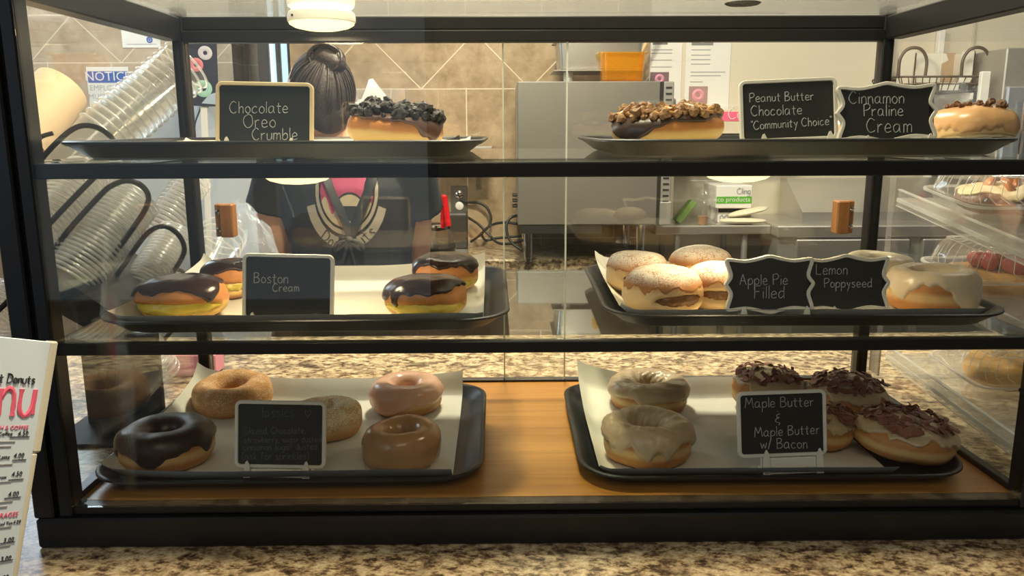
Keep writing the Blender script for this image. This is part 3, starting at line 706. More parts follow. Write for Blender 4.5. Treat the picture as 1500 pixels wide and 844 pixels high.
# lower left tray
t, s = donut('chocolate iced ring doughnut at the front left of the lower left tray', 'ring', 244, 141, 697, key='BL', H=0.050, seed=2, hole=0.27, group=gB)
s.body(DOUGH, t); s.icing(CHOCM, t, 0.003, 0.12, 0.30, 1.6, drips=((FR+0.05, 0.30, 0.75), (-0.25, 0.2, 0.35), (FR-1.2, 0.3, 0.3)), inner=3.4)
t, s = donut('cinnamon sugar ring doughnut at the back left of the lower left tray', 'ring', 341, 117, 612, key='BL', H=0.047, seed=3, hole=0.32, tilt=(4, 0), group=gB)
s.body(CINN, t)
t, s = donut('sugar-dusted ring doughnut half hidden behind the classics sign', 'ring', 478, 108, 650, key='BL', H=0.046, seed=4, hole=0.16, group=gB)
s.body(SUGAR, t)
t, s = donut('pink strawberry glazed ring doughnut at the back of the lower left tray', 'ring', 595, 109, 614, key='BL', H=0.047, seed=5, hole=0.29, group=gB)
s.body(DOUGH, t); s.icing(PINKG, t, 0.0026, -0.10, 0.3, 1.5, drips=((FR-0.5, 0.6, 0.75),), inner=3.5)
t, s = donut('brown glazed ring doughnut in front of the pink one', 'ring', 588, 118, 697, key='BL', H=0.052, seed=6, hole=0.30, group=gB)
s.body(DOUGH, t); s.icing(GLAZE, t, 0.0016, -0.75, 0.25, 1.5, inner=3.7)
# lower right tray
gR = 'maple iced doughnuts on the lower right tray'
t, s = donut('plain maple iced ring doughnut at the back left of its tray', 'ring', 951, 119, 612, key='BR', H=0.046, seed=11, hole=0.36, group=gR)
s.body(DOUGH, t); s.icing(MAPLE, t, 0.0042, 0.05, 0.45, 2.2, inner=3.2, swirl=0.0035)
t, s = donut('plain maple iced ring doughnut in front of the other plain one', 'ring', 948, 136, 689, key='BR', H=0.050, seed=12, hole=0.40, group=gR)
s.body(DOUGH, t); s.icing(MAPLE, t, 0.0045, 0.1, 0.55, 2.2, drips=((FR+0.25, 0.16, 0.5), (FR-0.1, 0.15, 0.3), (-0.2, 0.2, 0.4)), inner=3.2, swirl=0.004)
def bacon_donut(label, px, wpx, by, seed, n, tilt=(0, 0), lift=0.0, H=0.048, ax=1.0, yy=None):
    t, s = donut(label, 'bun', px, wpx, by, yy, 'BR', H, tilt, seed=seed, group=gR, lift=lift, ax=ax)
    s.body(DOUGH, t); s.icing(MAPLE, t, 0.0042, 0.42, 0.5, 2.4, drips=((FR-0.7, 0.14, 0.4), (FR+0.3, 0.14, 0.3), (FR+0.9, 0.15, 0.4)), swirl=0.002)
    bacon(s, t, n, seed, 0.8)
bacon_donut('bacon-topped maple doughnut behind the top left corner of the maple sign', 1123, 104, 612, 21, 44, H=0.06)
bacon_donut('bacon-topped maple doughnut at the back right of the lower right tray', 1240, 116, 632, 22, 66, H=0.062)
bacon_donut('bacon-topped doughnut peeking out right of the maple butter sign', 1206, 90, 666, 23, 60)
bacon_donut('large bacon-topped maple doughnut at the front right corner', 1321, 150, 690, 24, 90, tilt=(0, 5), lift=0.003, ax=1.0)
# middle left tray
gC = 'chocolate topped custard doughnuts on the middle left tray'
def boston(label, px, wpx, by, seed, drips, slit, H=0.05, tilt=(0, 0)):
    t, s = donut(label, 'bun', px, wpx, by, None, 'ML', H, tilt, seed=seed, group=gC, slit=slit)
    s.body(DOUGH_P, t); s.icing(CHOC, t, 0.0038, 0.52, 0.35, 1.4, drips=drips); filling(s, CUST, t, 'custard_filling', 0.004)
boston('chocolate topped custard doughnut at the front left of its tray', 267, 130, 476, 31, ((FR-1.1, 0.2, 0.6), (FR+1.0, 0.28, 0.6)), (FR, 1.35, 0.36, 0.24, 0.006))
boston('chocolate topped custard doughnut behind the left edge of the cream sign', 335, 78, 440, 32, ((FR-0.7, 0.3, 0.6),), (FR+0.3, 1.3, 0.36, 0.16, 0.006))
boston('chocolate topped custard doughnut at the front right of its tray', 625, 121, 475, 33, ((FR-0.75, 0.10, 0.75), (FR-1.2, 0.3, 0.5)), (FR, 1.4, 0.32, 0.24, 0.006))
boston('chocolate topped custard doughnut behind another at the tray right end', 652, 99, 432, 34, ((FR+0.9, 0.15, 0.4), (FR-1.0, 0.1, 0.4)), (FR+0.1, 1.35, 0.28, 0.16, 0.005))
# middle right tray
gA = 'powder sugared apple doughnuts on the middle right tray'
def apple(label, px, wpx, by, seed, slit, H=0.056, tilt=(0, 0), lift=0.0):
    t, s = donut(label, 'bun', px, wpx, by, None, 'MR', H, tilt, seed=seed, group=gA, slit=slit, lift=lift)
    s.body(DOUGH_A, t); s.icing(APPLE_SUGAR, t, 0.0008, 0.16, 0.32, 3.0, name='powdered_sugar_crust'); filling(s, APPLE, t, 'apple_filling', 0.003)
apple('powder sugared filled doughnut at the back left, brown filling showing', 934, 92, 436, 41, (FR+0.25, 0.95, 0.42, 0.24, 0.011), 0.060)
apple('powder sugared filled doughnut at the back, closest to the apple sign top', 1026, 92, 425, 42, (FR+0.2, 0.5, 0.3, 0.1, 0.004), 0.058)
apple('powder sugared filled doughnut at the front of the middle right tray', 971, 117, 469, 43, (FR+0.45, 0.85, 0.38, 0.20, 0.010), 0.060)
apple('powder sugared filled doughnut touching the left edge of the apple sign', 1048, 92, 462, 44, (FR, 0.9, 0.40, 0.17, 0.011), 0.062)
gL = 'glazed poppyseed ring doughnuts'
t, s = donut('pale glazed ring doughnut behind the lemon sign', 'ring', 1290, 98, 425, key='MR', H=0.044, seed=51, hole=0.3, group=gL)
s.body(DOUGH, t); s.icing(LEMON, t, 0.0028, -0.3, 0.5, 1.8, inner=3.4)
t, s = donut('pale glazed ring doughnut to the right of the lemon sign', 'ring', 1365, 128, 465, key='MR', H=0.053, seed=52, hole=0.40, group=gL)
s.body(DOUGH, t); s.icing(LEMON, t, 0.0024, 0.0, 0.6, 1.8, drips=((FR+0.6, 0.4, 0.7),), inner=3.4, swirl=0.001)
# upper shelf
t, s = donut('doughnut heaped with black cookie crumbs on the upper left tray', 'bun', 577, 134, None, 0.155, 'TL', 0.046, (0, 5), seed=61, lift=0.003)
s.body(DOUGH_P, t); s.icing(MILK, t, 0.004, 0.50, 0.4, 1.5, drips=((FR+1.0, 0.5, 0.75),)); crumbs(s, OREO, t, 190, 0.003, 0.0078, 61, 'cookie_crumbs', 0.62, 0.003, 0.5, 1.2)
t, s = donut('chocolate iced doughnut piled with chopped peanut butter cups', 'bun', 977, 158, None, 0.165, 'TR', 0.045, (0, -3), seed=62, lift=0.002, ay=0.8)
s.body(DOUGH_P, t); s.icing(CHOCM, t, 0.004, 0.35, 0.4, 1.6, drips=((FR-0.9, 0.5, 0.7),)); crumbs(s, REESE, t, 170, 0.003, 0.0070, 62, 'chopped_candy', 0.58, 0.003, 0.5, 1.1)
rg = random.Random(3); mb = MB()
for i in range(16):
    th = rg.uniform(0, 6.28); pts = []
    for k in range(6):
        ph = 1.45-k*0.16; pts.append(s.P(th+0.05*k*rg.uniform(-1, 1.2), ph, 0.0065+0.001*rg.random()))
    mb.tube(pts, [0.0018, 0.0036, 0.0040, 0.0032, 0.0038, 0.0018], 7)
mb.build('peanut_butter_drizzle', PB, t, 60)
t, s = donut('praline glazed filled doughnut at the far right of the upper shelf', 'bun', 1424, 108, None, 0.15, 'TR', 0.052, (0, 0), seed=63, slit=(FR-0.1, 1.3, 0.25, 0.12, 0.005), group='praline doughnuts')
s.body(DOUGH_A, t); s.icing(PRAL, t, 0.003, -0.05, 0.4, 1.8); filling(s, CREAM, t, 'cream_filling', 0.004); crumbs(s, PECAN, t, 34, 0.002, 0.0048, 63, 'chopped_pecans', 1.0, 0.003, 0.5)
t, s = donut('praline glazed doughnut hidden between the two upper right signs', 'bun', 1262, 96, None, 0.27, 'TR', 0.040, (0, 0), seed=64, group='praline doughnuts')
s.body(DOUGH_A, t); s.icing(PRAL, t, 0.003, -0.05, 0.4, 1.8)

# ================================================================== CHALKBOARD SIGNS
def plaque(hw, hh):
    h = [(0, 1.0), (0.26, 0.91), (0.55, 0.84), (0.90, 0.90), (0.965, 0.76), (0.90, 0.44), (0.89, 0.26), (0.99, 0.02)]
    q = h + [(x, -z) for x, z in h[::-1][1:]]
    full = q[:-1] + [(-x, z) for x, z in q[::-1][:-1]]
    pts = [(x*hw, 0, z*hh) for x, z in full]
    return [(p.x, p.z) for p in spl(pts, 3, True)]
def inset(poly, d):
    n = len(poly); out = []
    for i in range(n):
        a, b = Vector(poly[i-1]), Vector(poly[(i+1) % n]); t = (b-a).normalized(); nn = Vector((t.y, -t.x)); out.append((poly[i][0]-nn.x*d, poly[i][1]-nn.y*d))
    return out
def area2(p): return sum(p[i-1][0]*p[i][1]-p[i][0]*p[i-1][1] for i in range(len(p)))
def sign(label, rect, y, lines, key, shape='rect', roll=0.0, frame=GREYW, yaw=0.0, tilt=9, chalk=CHALK, feet='white', fpx=None, hpx_extra=0):
    x0, y0, x1, y1 = rect; cx, cy = (x0+x1)/2, (y0+y1)/2
    c = at(cx, cy, y=y); k = (c-CAM).dot(_F)/FPX
    hw, hh = (x1-x0)/2*k, (y1-y0)/2*k*1.02
    zf = rows[key]+0.0052
    t = thing('chalkboard_sign', label, 'sign', c, (R_(-tilt), R_(roll), R_(yaw)), 'chalkboard signs naming the doughnuts')
    poly = rrect(hw, hh, 0.008, 6) if shape == 'rect' else plaque(hw, hh)
    if area2(poly) < 0: poly = poly[::-1]
    fw = 0.0045
    m = MB(); inn = inset(poly, fw); n = len(poly)
    a = [(x, -0.003, z) for x, z in inset(poly, 0.0008)]; a2 = [(x, -0.0022, z) for x, z in poly]; b = [(x, 0.003, z) for x, z in poly]; c2 = [(x, -0.003, z) for x, z in inset(poly, fw-0.0006)]; d2 = [(x, -0.001, z) for x, z in inn]; e = [(x, 0.003, z) for x, z in inn]
    m.loft([e, b, a2, a, c2, d2, e], False); m.build('frame', frame, t, 40)
    m = MB(); m.prism([(x, z) for x, z in inset(poly, fw-0.0004)], 0.0032, Matrix.Translation((0, -0.0012, 0))); m.build('board', CHALKB, t)
    m = MB(); rng = random.Random(len(label)*7+int(x0)); cr, sr = math.cos(R_(roll)), math.sin(R_(roll))
    for ln in lines:
        txt, lx, ly, wpx = ln[:4]; sl = ln[4] if len(ln) > 4 else 0.0
        dx, dz = (lx-cx)*k, -(ly-cy)*k
        X = dx*cr-dz*sr; Zz = dx*sr+dz*cr
        write(m, txt, X, Zz, wpx*k, 0.00052 if chalk is CHALK else 0.00042, -0.0014, rng, sl+math.tan(R_(roll)))
    m.build('chalk_lettering', chalk, t, 0)
    # two slotted feet that hold the lower edge
    f0, f1 = fpx or (cx-(x1-x0)*0.28, cx+(x1-x0)*0.30)
    drop = c.z-hh-zf; fm = GREYW if feet == 'white' else frame
    for fx in (f0, f1):
        m = MB(); X = (fx-cx)*k
        hb = -hh-max(drop, 0.001)+0.001
        m.prism([(X-0.0045, hb), (X+0.0045, hb), (X+0.0035, -hh+0.004), (X+0.0006, -hh+0.010), (X-0.0012, -hh+0.009), (X-0.0035, -hh+0.003)], 0.0022, Matrix.Translation((0, -0.0058, 0)))
        m.box((X-0.0045, -0.0058, hb), (X+0.0045, 0.022, hb+min(0.006, max(0.004, drop*0.6))), 0.001)
        m.box((X-0.0045, 0.0038, hb), (X+0.0045, 0.007, -hh+0.008), 0.001)
        m.build('stand_foot', fm, t)
    if feet == 'bar':
        m = MB(); hb = -hh-drop+0.001; m.box(((f0-cx)*k+0.0045, -0.0045, hb), ((f1-cx)*k-0.0045, 0.004, -hh-0.001), 0.001); m.build('stand_bar', frame, t)
    return t
sign('pale-framed chalk sign beside the black cookie crumble doughnut', (317, 122, 459, 213), 0.085, [('Chocolate', 337, 166, 85), ('Oreo', 357, 187, 46), ('Crumble', 369, 205, 66)], 'TL', roll=1.2, frame=PALEW, fpx=(334, 428))
sign('chalk sign on the upper right tray, left of the scalloped one', (1083, 117, 1226, 206), 0.09, [('Peanut Butter', 1097, 150, 94, 0.03), ('Chocolate', 1100, 170, 74, 0.03), ('"Community Choice"', 1100, 190, 118, 0.06)], 'TR', roll=-2.2, frame=GREYW, fpx=(1116, 1213))
sign('scalloped chalk sign at the right end of the upper right tray', (1223, 121, 1374, 209), 0.075, [('Cinnamon', 1243, 152, 80), ('Praline', 1264, 170, 58), ('Cream', 1269, 194, 66)], 'TR', 'plaque', roll=-1.5, frame=GREYW, fpx=(1268, 1360))
sign('chalk sign standing between the custard-filled chocolate-topped doughnuts', (356, 373, 489, 469), 0.055, [('Boston', 372, 414, 50, -0.02), ('Cream', 400, 427, 38)], 'ML', roll=1.6, frame=GREYW, fpx=(372, 464))
sign('scalloped chalk sign in front of the powder sugared doughnuts', (1060, 374, 1194, 460), 0.05, [('Apple Pie', 1083, 417, 70), ('Filled', 1104, 437, 44)], 'MR', 'plaque', roll=-0.5, frame=GREYW, fpx=(1088, 1180))
sign('scalloped chalk sign beside the pale glazed poppyseed doughnuts', (1174, 373, 1304, 459), 0.062, [('Lemon', 1194, 402, 46), ('Poppyseed', 1206, 421, 70)], 'MR', 'plaque', roll=-0.5, frame=GREYW, fpx=(1220, 1297))
sign('chalk sign with a heart and faint writing on the lower left tray', (345, 588, 477, 685), 0.068, [('lassics', 385, 610, 46), ('~', 447, 612, 9), ('Glazed, Chocolate,', 358, 635, 90), ('strawberry, sugar dusted', 358, 648, 112), ('cinnamon sugar dusted', 356, 659, 108), ('(ask for sprinkles)', 354, 673, 98)], 'BL', roll=1.6, frame=GREYW, chalk=CHALKF, feet='bar', fpx=(364, 450))
sign('white-framed chalk sign on the tray of bacon-topped doughnuts', (1080, 573, 1210, 668), 0.068, [('Maple Butter', 1091, 597, 100, 0.02), ('&', 1135, 621, 7), ('Maple Butter', 1105, 640, 95, 0.05), ('w/ Bacon', 1114, 657, 68)], 'BR', roll=-1.8, frame=GREYW, feet='bar', fpx=(1120, 1198))

# ================================================================== MENU CARD (lower left, in front of the case)
u = ray(1200, 617).normalized()
e1, e2 = ray(85, 502), ray(30, 844); ne = e1.cross(e2); v = ne.cross(u).normalized()
if v.z > 0: v = -v
O = at(86, 502, y=-0.055); nrm = u.cross(-v).normalized()       # facing the viewer
if nrm.dot(_F) > 0: nrm = -nrm
ln = (CZ+0.002-O.z)/v.z
mc = thing('menu_card', 'white price list card propped against the left end of the case', 'menu', O)
MM = frame_M(Vector((0, 0, 0)), u, -nrm, -v)      # local x along the card, y into it, z up
m = MB(); Wm = 0.24
m.box((-Wm, 0.0, -ln), (-0.0095, 0.003, 0.0), 0.0008, MM); m.build('card', pm('white_card_blue_lit', (0.66, 0.79, 0.97), 0.5), mc)  # white card, with the cool window light put into its colour
m = MB(); m.box((-0.0095, -0.001, -ln*0.42), (0.0, 0.012, 0.001), 0.002, MM); m.box((-0.0095, -0.0005, -ln), (-0.003, 0.010, -ln*0.42), 0.002, MM); m.build('card_edge', pm('cream_card_edge', (0.66, 0.64, 0.55), 0.5), mc)
def mpt(px, py):       # picture point -> local card coordinates
    d = ray(px, py); t = (O-CAM).dot(nrm)/d.dot(nrm); q = CAM+d*t-O; return q.dot(u), q.dot(-v)
kk = (mpt(60, 640)[0]-mpt(20, 640)[0])/40
def mtext(txt, px, py, hpx, mat, align='RIGHT', shear=0.0):
    X, Zz = mpt(px, py); k2 = (mpt(px, py-20)[1]-mpt(px, py)[1])/20
    text_mesh(txt, hpx*k2*1.4, mat, align, 0.0002, 'printed_text', mc, MM @ Matrix.Translation((X, -0.0004, Zz)) @ UP, shear)
mm = MB(); X, Zz = mpt(-2, 560); write(mm, 't Donuts', X, Zz, mpt(50, 560)[0]-X, 0.0007, -0.0006, random.Random(1))
o = mm.build('script_heading', INK, mc, 40); o.data.transform(MM)
mm = MB(); X, Zz = mpt(-101, 608); write(mm, 'Menu', X, Zz, mpt(47, 608)[0]-X, 0.0030, -0.0006, random.Random(2), 0.0, 1.15)
for i, q in enumerate(mm.v): pass
o = mm.build('menu_title', PINK, mc, 40); o.data.transform(Matrix.Scale(0.35, 4, Vector((0, 1, 0)))); o.data.transform(MM)
mtext('BRUNCH & COFFEE', 41, 629, 6, PINK); mtext('Coffee', 18, 638, 6, INK); mtext('4.50', 41, 638, 7, INK)
mtext('Latte', 14, 672, 6, INK); mtext('4.00', 35, 670, 7, INK); mtext('Brew', 9, 701, 5, INK); mtext('4.50', 32, 697, 7, INK); mtext('4.00', 27, 726, 7, INK)
mtext('BEVERAGES', 26, 756, 7, PINK); mtext('Iced Tea', 18, 768, 5, INK); mtext('4.20', 30, 766, 5, INK); mtext('3.00', 20, 793, 7, INK); mtext('3.00', 16, 820, 7, INK); mtext('3.00', 12, 848, 7, INK)
mm = MB()
for px0, px1, py in ((14, 43, 640), (18, 38, 674), (12, 34, 703), (6, 30, 730), (-4, 21, 797), (-8, 18, 824), (-12, 14, 851)):
    a, b = mpt(px0, py), mpt(px1, py); mm.box((a[0], -0.0008, a[1]-0.0003), (b[0], -0.0002, a[1]+0.0003))
for py, wd in ((648, 30), (655, 24), (682, 26), (708, 24), (738, 26), (745, 18), (776, 24), (804, 22)):
    for r0 in (-30,): a, b = mpt(-20, py), mpt(-20+wd+12, py); mm.box((a[0], -0.0006, a[1]-0.0005), (b[0], -0.0002, a[1]+0.0005), 0, None, 1)
o = mm.build('price_rules', [INK, INKG], mc, 0); o.data.transform(MM)

# ================================================================== LEFT: LID AND CUP RACK
def lid_mesh(R):
    m = MB(); m.lathe([(R*0.80, 0.0), (R*0.86, 0.003), (R*0.93, 0.0032)], 30); m.lathe([(R*0.93, 0.0032), (R*0.98, 0.0034), (R*1.02, 0.0022), (R*1.03, 0.0008), (R*1.0, -0.0006), (R*0.95, -0.0008)], 30, None, 1)
    m.lathe([(R*0.05, 0.0095), (R*0.70, 0.0095), (R*0.78, 0.007), (R*0.80, 0.0)], 30); return m.mesh('cup_lid', [LIDP, RIMP], 60)
def cup_mesh(R, H=0.115):
    m = MB(); m.lathe([(R*0.05, 0.002), (R*0.62, 0.0), (R*0.66, 0.004), (R*0.80, H*0.55), (R*0.95, H*0.93), (R*0.97, H*0.968)], 30); m.lathe([(R*0.97, H*0.968), (R*1.03, H*0.97), (R*1.045, H*0.982), (R*1.035, H*0.994), (R*1.0, H)], 30, None, 1); return m.mesh('clear_cup', [PLASTIC, RIMP], 60)
def stack(me, name, label, a, b, n, group, cat, flip=False):
    a, b = Vector(a), Vector(b); M = axis_M(a, b); st = (b-a)/max(n-1, 1); o0 = None
    if flip: M = axis_M(b, a)
    for i in range(n):
        if o0 is None: o = o0 = link(name, me)
        else: o = o0.copy(); C.objects.link(o)
        o.matrix_world = Matrix.Translation(a+st*i) @ M.to_3x3().to_4x4()
        tag(o, label, cat, group)
LID_A, LID_B, LID_C = lid_mesh(0.043), lid_mesh(0.033), lid_mesh(0.036)
stack(LID_A, 'cup_lid', 'clear lid in the wide slanted stack inside the long black wire loop', at(100, 410, y=0.30), at(196, 290, y=0.40), 24, 'lids in the wide slanted stack', 'lid')
stack(LID_B, 'cup_lid', 'clear lid in the narrow slanted stack beside the back post', at(205, 425, y=0.42), at(258, 345, y=0.52), 19, 'lids in the narrow slanted stack', 'lid')
stack(LID_C, 'cup_lid', 'clear lid in the upper left slanted stack behind the straight wire', at(52, 345, y=0.30), at(128, 255, y=0.40), 17, 'lids in the upper left stack', 'lid')
stack(LID_B, 'cup_lid', 'clear lid in the long stack rising behind the back post', at(228, 345, y=0.58), at(285, 262, y=0.66), 16, 'lids in the stack behind the post', 'lid')
stack(LID_C, 'cup_lid', 'clear lid in the stack outside the case, left of its front post', at(-18, 478, y=0.22), at(14, 436, y=0.27), 9, 'lids left of the front post', 'lid')
stack(LID_B, 'cup_lid', 'clear lid at the bottom of the rack below the middle shelf', at(238, 545, y=0.50), at(205, 500, y=0.46), 8, 'lids at the bottom of the rack', 'lid')
CUPM = cup_mesh(0.047, 0.12)
stack(CUPM, 'clear_cup', 'clear plastic cup in the big slanted stack above the wire loops', at(70, 268, y=0.42), at(200, 158, y=0.52), 15, 'clear cups in the slanted stack', 'cup')
LIDS_S = cup_mesh(0.045, 0.09)
stack(LIDS_S, 'clear_cup', 'clear cup seen right of the left back post, low down', at(292, 420, y=0.62), at(306, 390, y=0.66), 4, 'clear cups behind the back post', 'cup')
# kraft cups
kc = MB(); kc.lathe([(0.044, 0.0), (0.047, 0.003), (0.054, 0.13), (0.0545, 0.131), (0.0555, 0.133), (0.0545, 0.135), (0.052, 0.1345)], 36, None, 0)
kc.lathe([(0.001, 0.003), (0.044, 0.0)], 36)
KM = pm('kraft_paper_cup', (0.46, 0.35, 0.23), 0.7, 0, 0.06, 30)
kme = kc.mesh('paper_cup', KM, 50)
a, b = at(28, 198, y=0.50), at(92, 128, y=0.58)
stack(kme, 'paper_cup', 'plain beige paper cup in the slanted stack near the front post', b, b+(a-b)*0.3, 4, 'beige paper cups', 'cup')
rk = thing('lid_rack', 'black wire rack holding slanted stacks of clear lids', 'rack', (-0.12, 0.35, CZ))
def wl(pts, y0, y1, r=0.0042):
    q = [at(px, py, y=y0+(y1-y0)*i/(len(pts)-1)) - Vector((-0.12, 0.35, CZ)) for i, (px, py) in enumerate(pts)]
    m = MB(); m.tube(spl(q, 6), r, 10); m.build('wire_loop', BLACK, rk, 60)
wl([(66, 384), (100, 338), (148, 285), (166, 271), (186, 265), (206, 271), (217, 286), (214, 304), (198, 330), (160, 382), (122, 430)], 0.30, 0.34)
wl([(128, 460), (172, 402), (204, 356), (222, 337), (243, 332), (262, 345), (270, 365), (262, 386), (240, 418)], 0.36, 0.47)
wl([(52, 352), (78, 322), (110, 288), (142, 256)], 0.28, 0.30)
wl([(58, 236), (80, 212), (104, 191), (124, 184), (147, 189), (166, 206), (158, 226)], 0.33, 0.36)
wl([(36, 232), (48, 216), (60, 201), (78, 195)], 0.33, 0.35, 0.0036)
wl([(200, 560), (235, 505), (262, 470), (280, 420), (268, 398), (252, 396)], 0.48, 0.52, 0.0038)
wl([(-20, 470), (5, 448), (22, 430)], 0.2, 0.22, 0.0038)
P0 = Vector((-0.12, 0.35, CZ))
def slab(pix, y, d):
    q = [at(px, py, y=y)-P0 for px, py in pix]; m = MB()
    m.prism([(p.x, p.z) for p in q], d, Matrix.Translation((0, y-P0.y, 0))); return m
slab([(58, 396), (66, 392), (132, 436), (190, 476), (182, 486), (125, 446)][::-1], 0.25, 0.24).build('stop_plate', BLACK, rk)
slab([(66, 404), (128, 446), (182, 482), (176, 500), (120, 478), (70, 450)][::-1], 0.262, 0.01).build('front_panel', BLACK, rk)
m = MB(); q0 = at(176, 490, y=0.40)-P0; m.box((q0.x-0.07, q0.y-0.0, 0.0), (q0.x+0.06, q0.y+0.012, q0.z), 0.002); m.box((q0.x-0.09, q0.y-0.10, 0.0), (q0.x+0.07, q0.y+0.06, 0.006), 0.002); m.build('rack_foot', BLACKM, rk)

# clear bag of lids behind the back door
c = at(338, 352, y=0.84)
mb = MB(); rg = random.Random(8)
def bag(u, v):
    th = u*2*math.pi; ph = -math.pi/2+v*math.pi; k = 1+0.35*noise.noise((math.cos(th)*2.2, math.sin(th)*2.2, v*5))+0.10*noise.noise((math.cos(th)*7, math.sin(th)*7, v*14))
    return Vector((0.075*math.cos(th)*math.cos(ph)*k, 0.05*math.sin(th)*math.cos(ph)*k, 0.1+0.1*math.sin(ph)*(k*0.5+0.5)))
mb.grid(bag, 40, 30); o = mb.build('plastic_bag', clear('crinkled_bag_film', (0.95, 0.97, 1.0), 0.22, 0.1, 0.12, (0.8, 0.88, 1.0)), None, 40, (c.x+0.02, 0.86, CZ)); tag(o, 'crumpled clear plastic bag standing behind the left wooden handle', 'bag')
o.scale = (1, 1, (c.z+0.07-CZ)/0.2)
mb = MB(); pk = at(262, 520, y=0.62); mb.box((-0.05, -0.03, 0), (0.05, 0.03, 0.05), 0.006); o = mb.build('pink_box', pm('pink_card', (0.72, 0.28, 0.38), 0.6), None, 35, (pk.x, 0.7, CZ)); tag(o, 'small pink box behind the left back post below the middle shelf', 'box')

# ================================================================== RIGHT: ACRYLIC STAND WITH CLAMSHELLS
ac = thing('acrylic_stand', 'clear acrylic stand with tilted shelves right of the case', 'stand', (1.25, 0.4, CZ))
A0 = Vector((1.25, 0.4, CZ)); tiltA = math.atan2(0.045, 0.377)
shelfz = []
for pb, pf in (((1315, 290), (1500, 372)), ((1312, 392), (1500, 492)), ((1298, 518), (1412, 601))):
    b = at(*pb, x=1.25); f = at(*pf, x=1.25); dv = (f-b).normalized()
    b = b-dv*0.0; f = b+dv*0.46
    m = MB(); xa = Vector((1, 0, 0)); za = xa.cross(-dv).normalized()*1
    if za.z < 0: za = -za
    M = frame_M(b-A0, xa, -dv if False else dv, za)
    m.box((0, 0, -0.006), (0.34, 0.46, 0.0), 0.001, M); m.box((0, 0, 0.0), (0.004, 0.46, 0.016), 0.001, M); m.box((0.0, 0.455, 0.0), (0.34, 0.46, 0.02), 0.001, M); m.box((0, 0, -0.014), (0.006, 0.46, -0.008), 0.001, M)
    ash = m.build('acrylic_shelf', ACRY, ac); m = MB(); m.box((-0.0015, 0, -0.0065), (0.0, 0.46, 0.0005), 0, M); m.box((-0.0015, 0, 0.0145), (0.0045, 0.46, 0.0168), 0, M); m.box((-0.0015, 0, -0.015), (0.0, 0.46, -0.0135), 0, M); m.build('edge_highlight', AEDGE, ash); shelfz.append((b, dv, za))  # thin pale strips imitate highlights on the shelf edges
for x, y in ((1.252, 0.60), (1.585, 0.60)):
    m = MB(); m.box((x-A0.x-0.004, y-A0.y-0.004, 0), (x-A0.x+0.004, y-A0.y+0.004, 0.42), 0.001); m.build('upright', ACRY, ac)
m = MB(); q = at(1292, 530, x=1.25); m.box((-0.004, q.y-0.4+0.005, q.z-CZ-0.03), (0.0, q.y-0.4+0.045, q.z-CZ+0.035), 0.001); m.build('grey_bracket', pm('smoked_acrylic', (0.12, 0.11, 0.1), 0.3), ac)
def clamshell(label, si, s0, x0, pastry, plabel, pname, pcat):
    b, dv, za = shelfz[si]; xa = Vector((1, 0, 0)); ctr = b+dv*s0+xa*(x0-1.25)+za*0.001
    M3 = frame_M(ctr, xa, -dv, za)
    t = thing('clamshell_container', label, 'container', ctr, M3.to_euler(), 'clear clamshells on the acrylic stand')
    hx, hy = 0.105, 0.088
    m = MB(); m.loft([[(x, y, 0.0005) for x, y in rrect(hx*0.8, hy*0.8, 0.02, 5)], [(x, y, 0.026) for x, y in rrect(hx*0.93, hy*0.93, 0.025, 5)], [(x, y, 0.028) for x, y in rrect(hx, hy, 0.028, 5)], [(x, y, 0.030) for x, y in rrect(hx*1.01, hy*1.01, 0.028, 5)]], False); m.loft([[(x, y, z) for x, y in rrect(hx*k, hy*k, 0.028, 5)] for k, z in ((1.0, 0.0285), (1.03, 0.0285), (1.035, 0.0305), (1.03, 0.0325), (1.0, 0.0325))], False, 1)
    m.f.append(tuple(range(24))); m.m.append(0); m.build('container_base', [CLAM, RIMP], t, 50)
    m = MB(); rings = []
    for k, z in ((1.0, 0.031), (1.0, 0.034), (0.91, 0.0345), (0.88, 0.045), (0.82, 0.064), (0.74, 0.075), (0.60, 0.080), (0.3, 0.082), (0.02, 0.0825)):
        pr = rrect(hx*k, hy*k, 0.03*k, 12); n = len(pr); rib = 1.0 if k > 0.9 or k < 0.7 else None
        rings.append([(x*(1 if rib else 1+0.022*math.cos(i*math.pi)), y*(1 if rib else 1+0.022*math.cos(i*math.pi)), z) for i, (x, y) in enumerate(pr)])
    m.loft(rings, False)
    def even(rg_, cnt):
        P_ = [Vector(q_) for q_ in rg_]+[Vector(rg_[0])]; cum = [0.0]
        for q_ in range(1, len(P_)): cum.append(cum[-1]+(P_[q_]-P_[q_-1]).length)
        out = []; j_ = 0
        for c_ in range(cnt):
            d_ = cum[-1]*c_/cnt
            while cum[j_+1] < d_: j_ += 1
            out.append(P_[j_].lerp(P_[j_+1], (d_-cum[j_])/max(cum[j_+1]-cum[j_], 1e-9)))
        return out
    ev = [even(rings[k], 30) for k in range(2, 7)]
    for i in range(30): m.tube([e_[i] for e_ in ev], 0.0007, 5, 1)
    for k in (5, 6): m.tube([Vector(q_) for q_ in rings[k]]+[Vector(rings[k][0])], 0.0009, 5, 1)
    m.build('domed_lid', [CLAM, RIMP], t, 30)
    pastry(ctr+za*0.004, M3, plabel, pname, pcat)
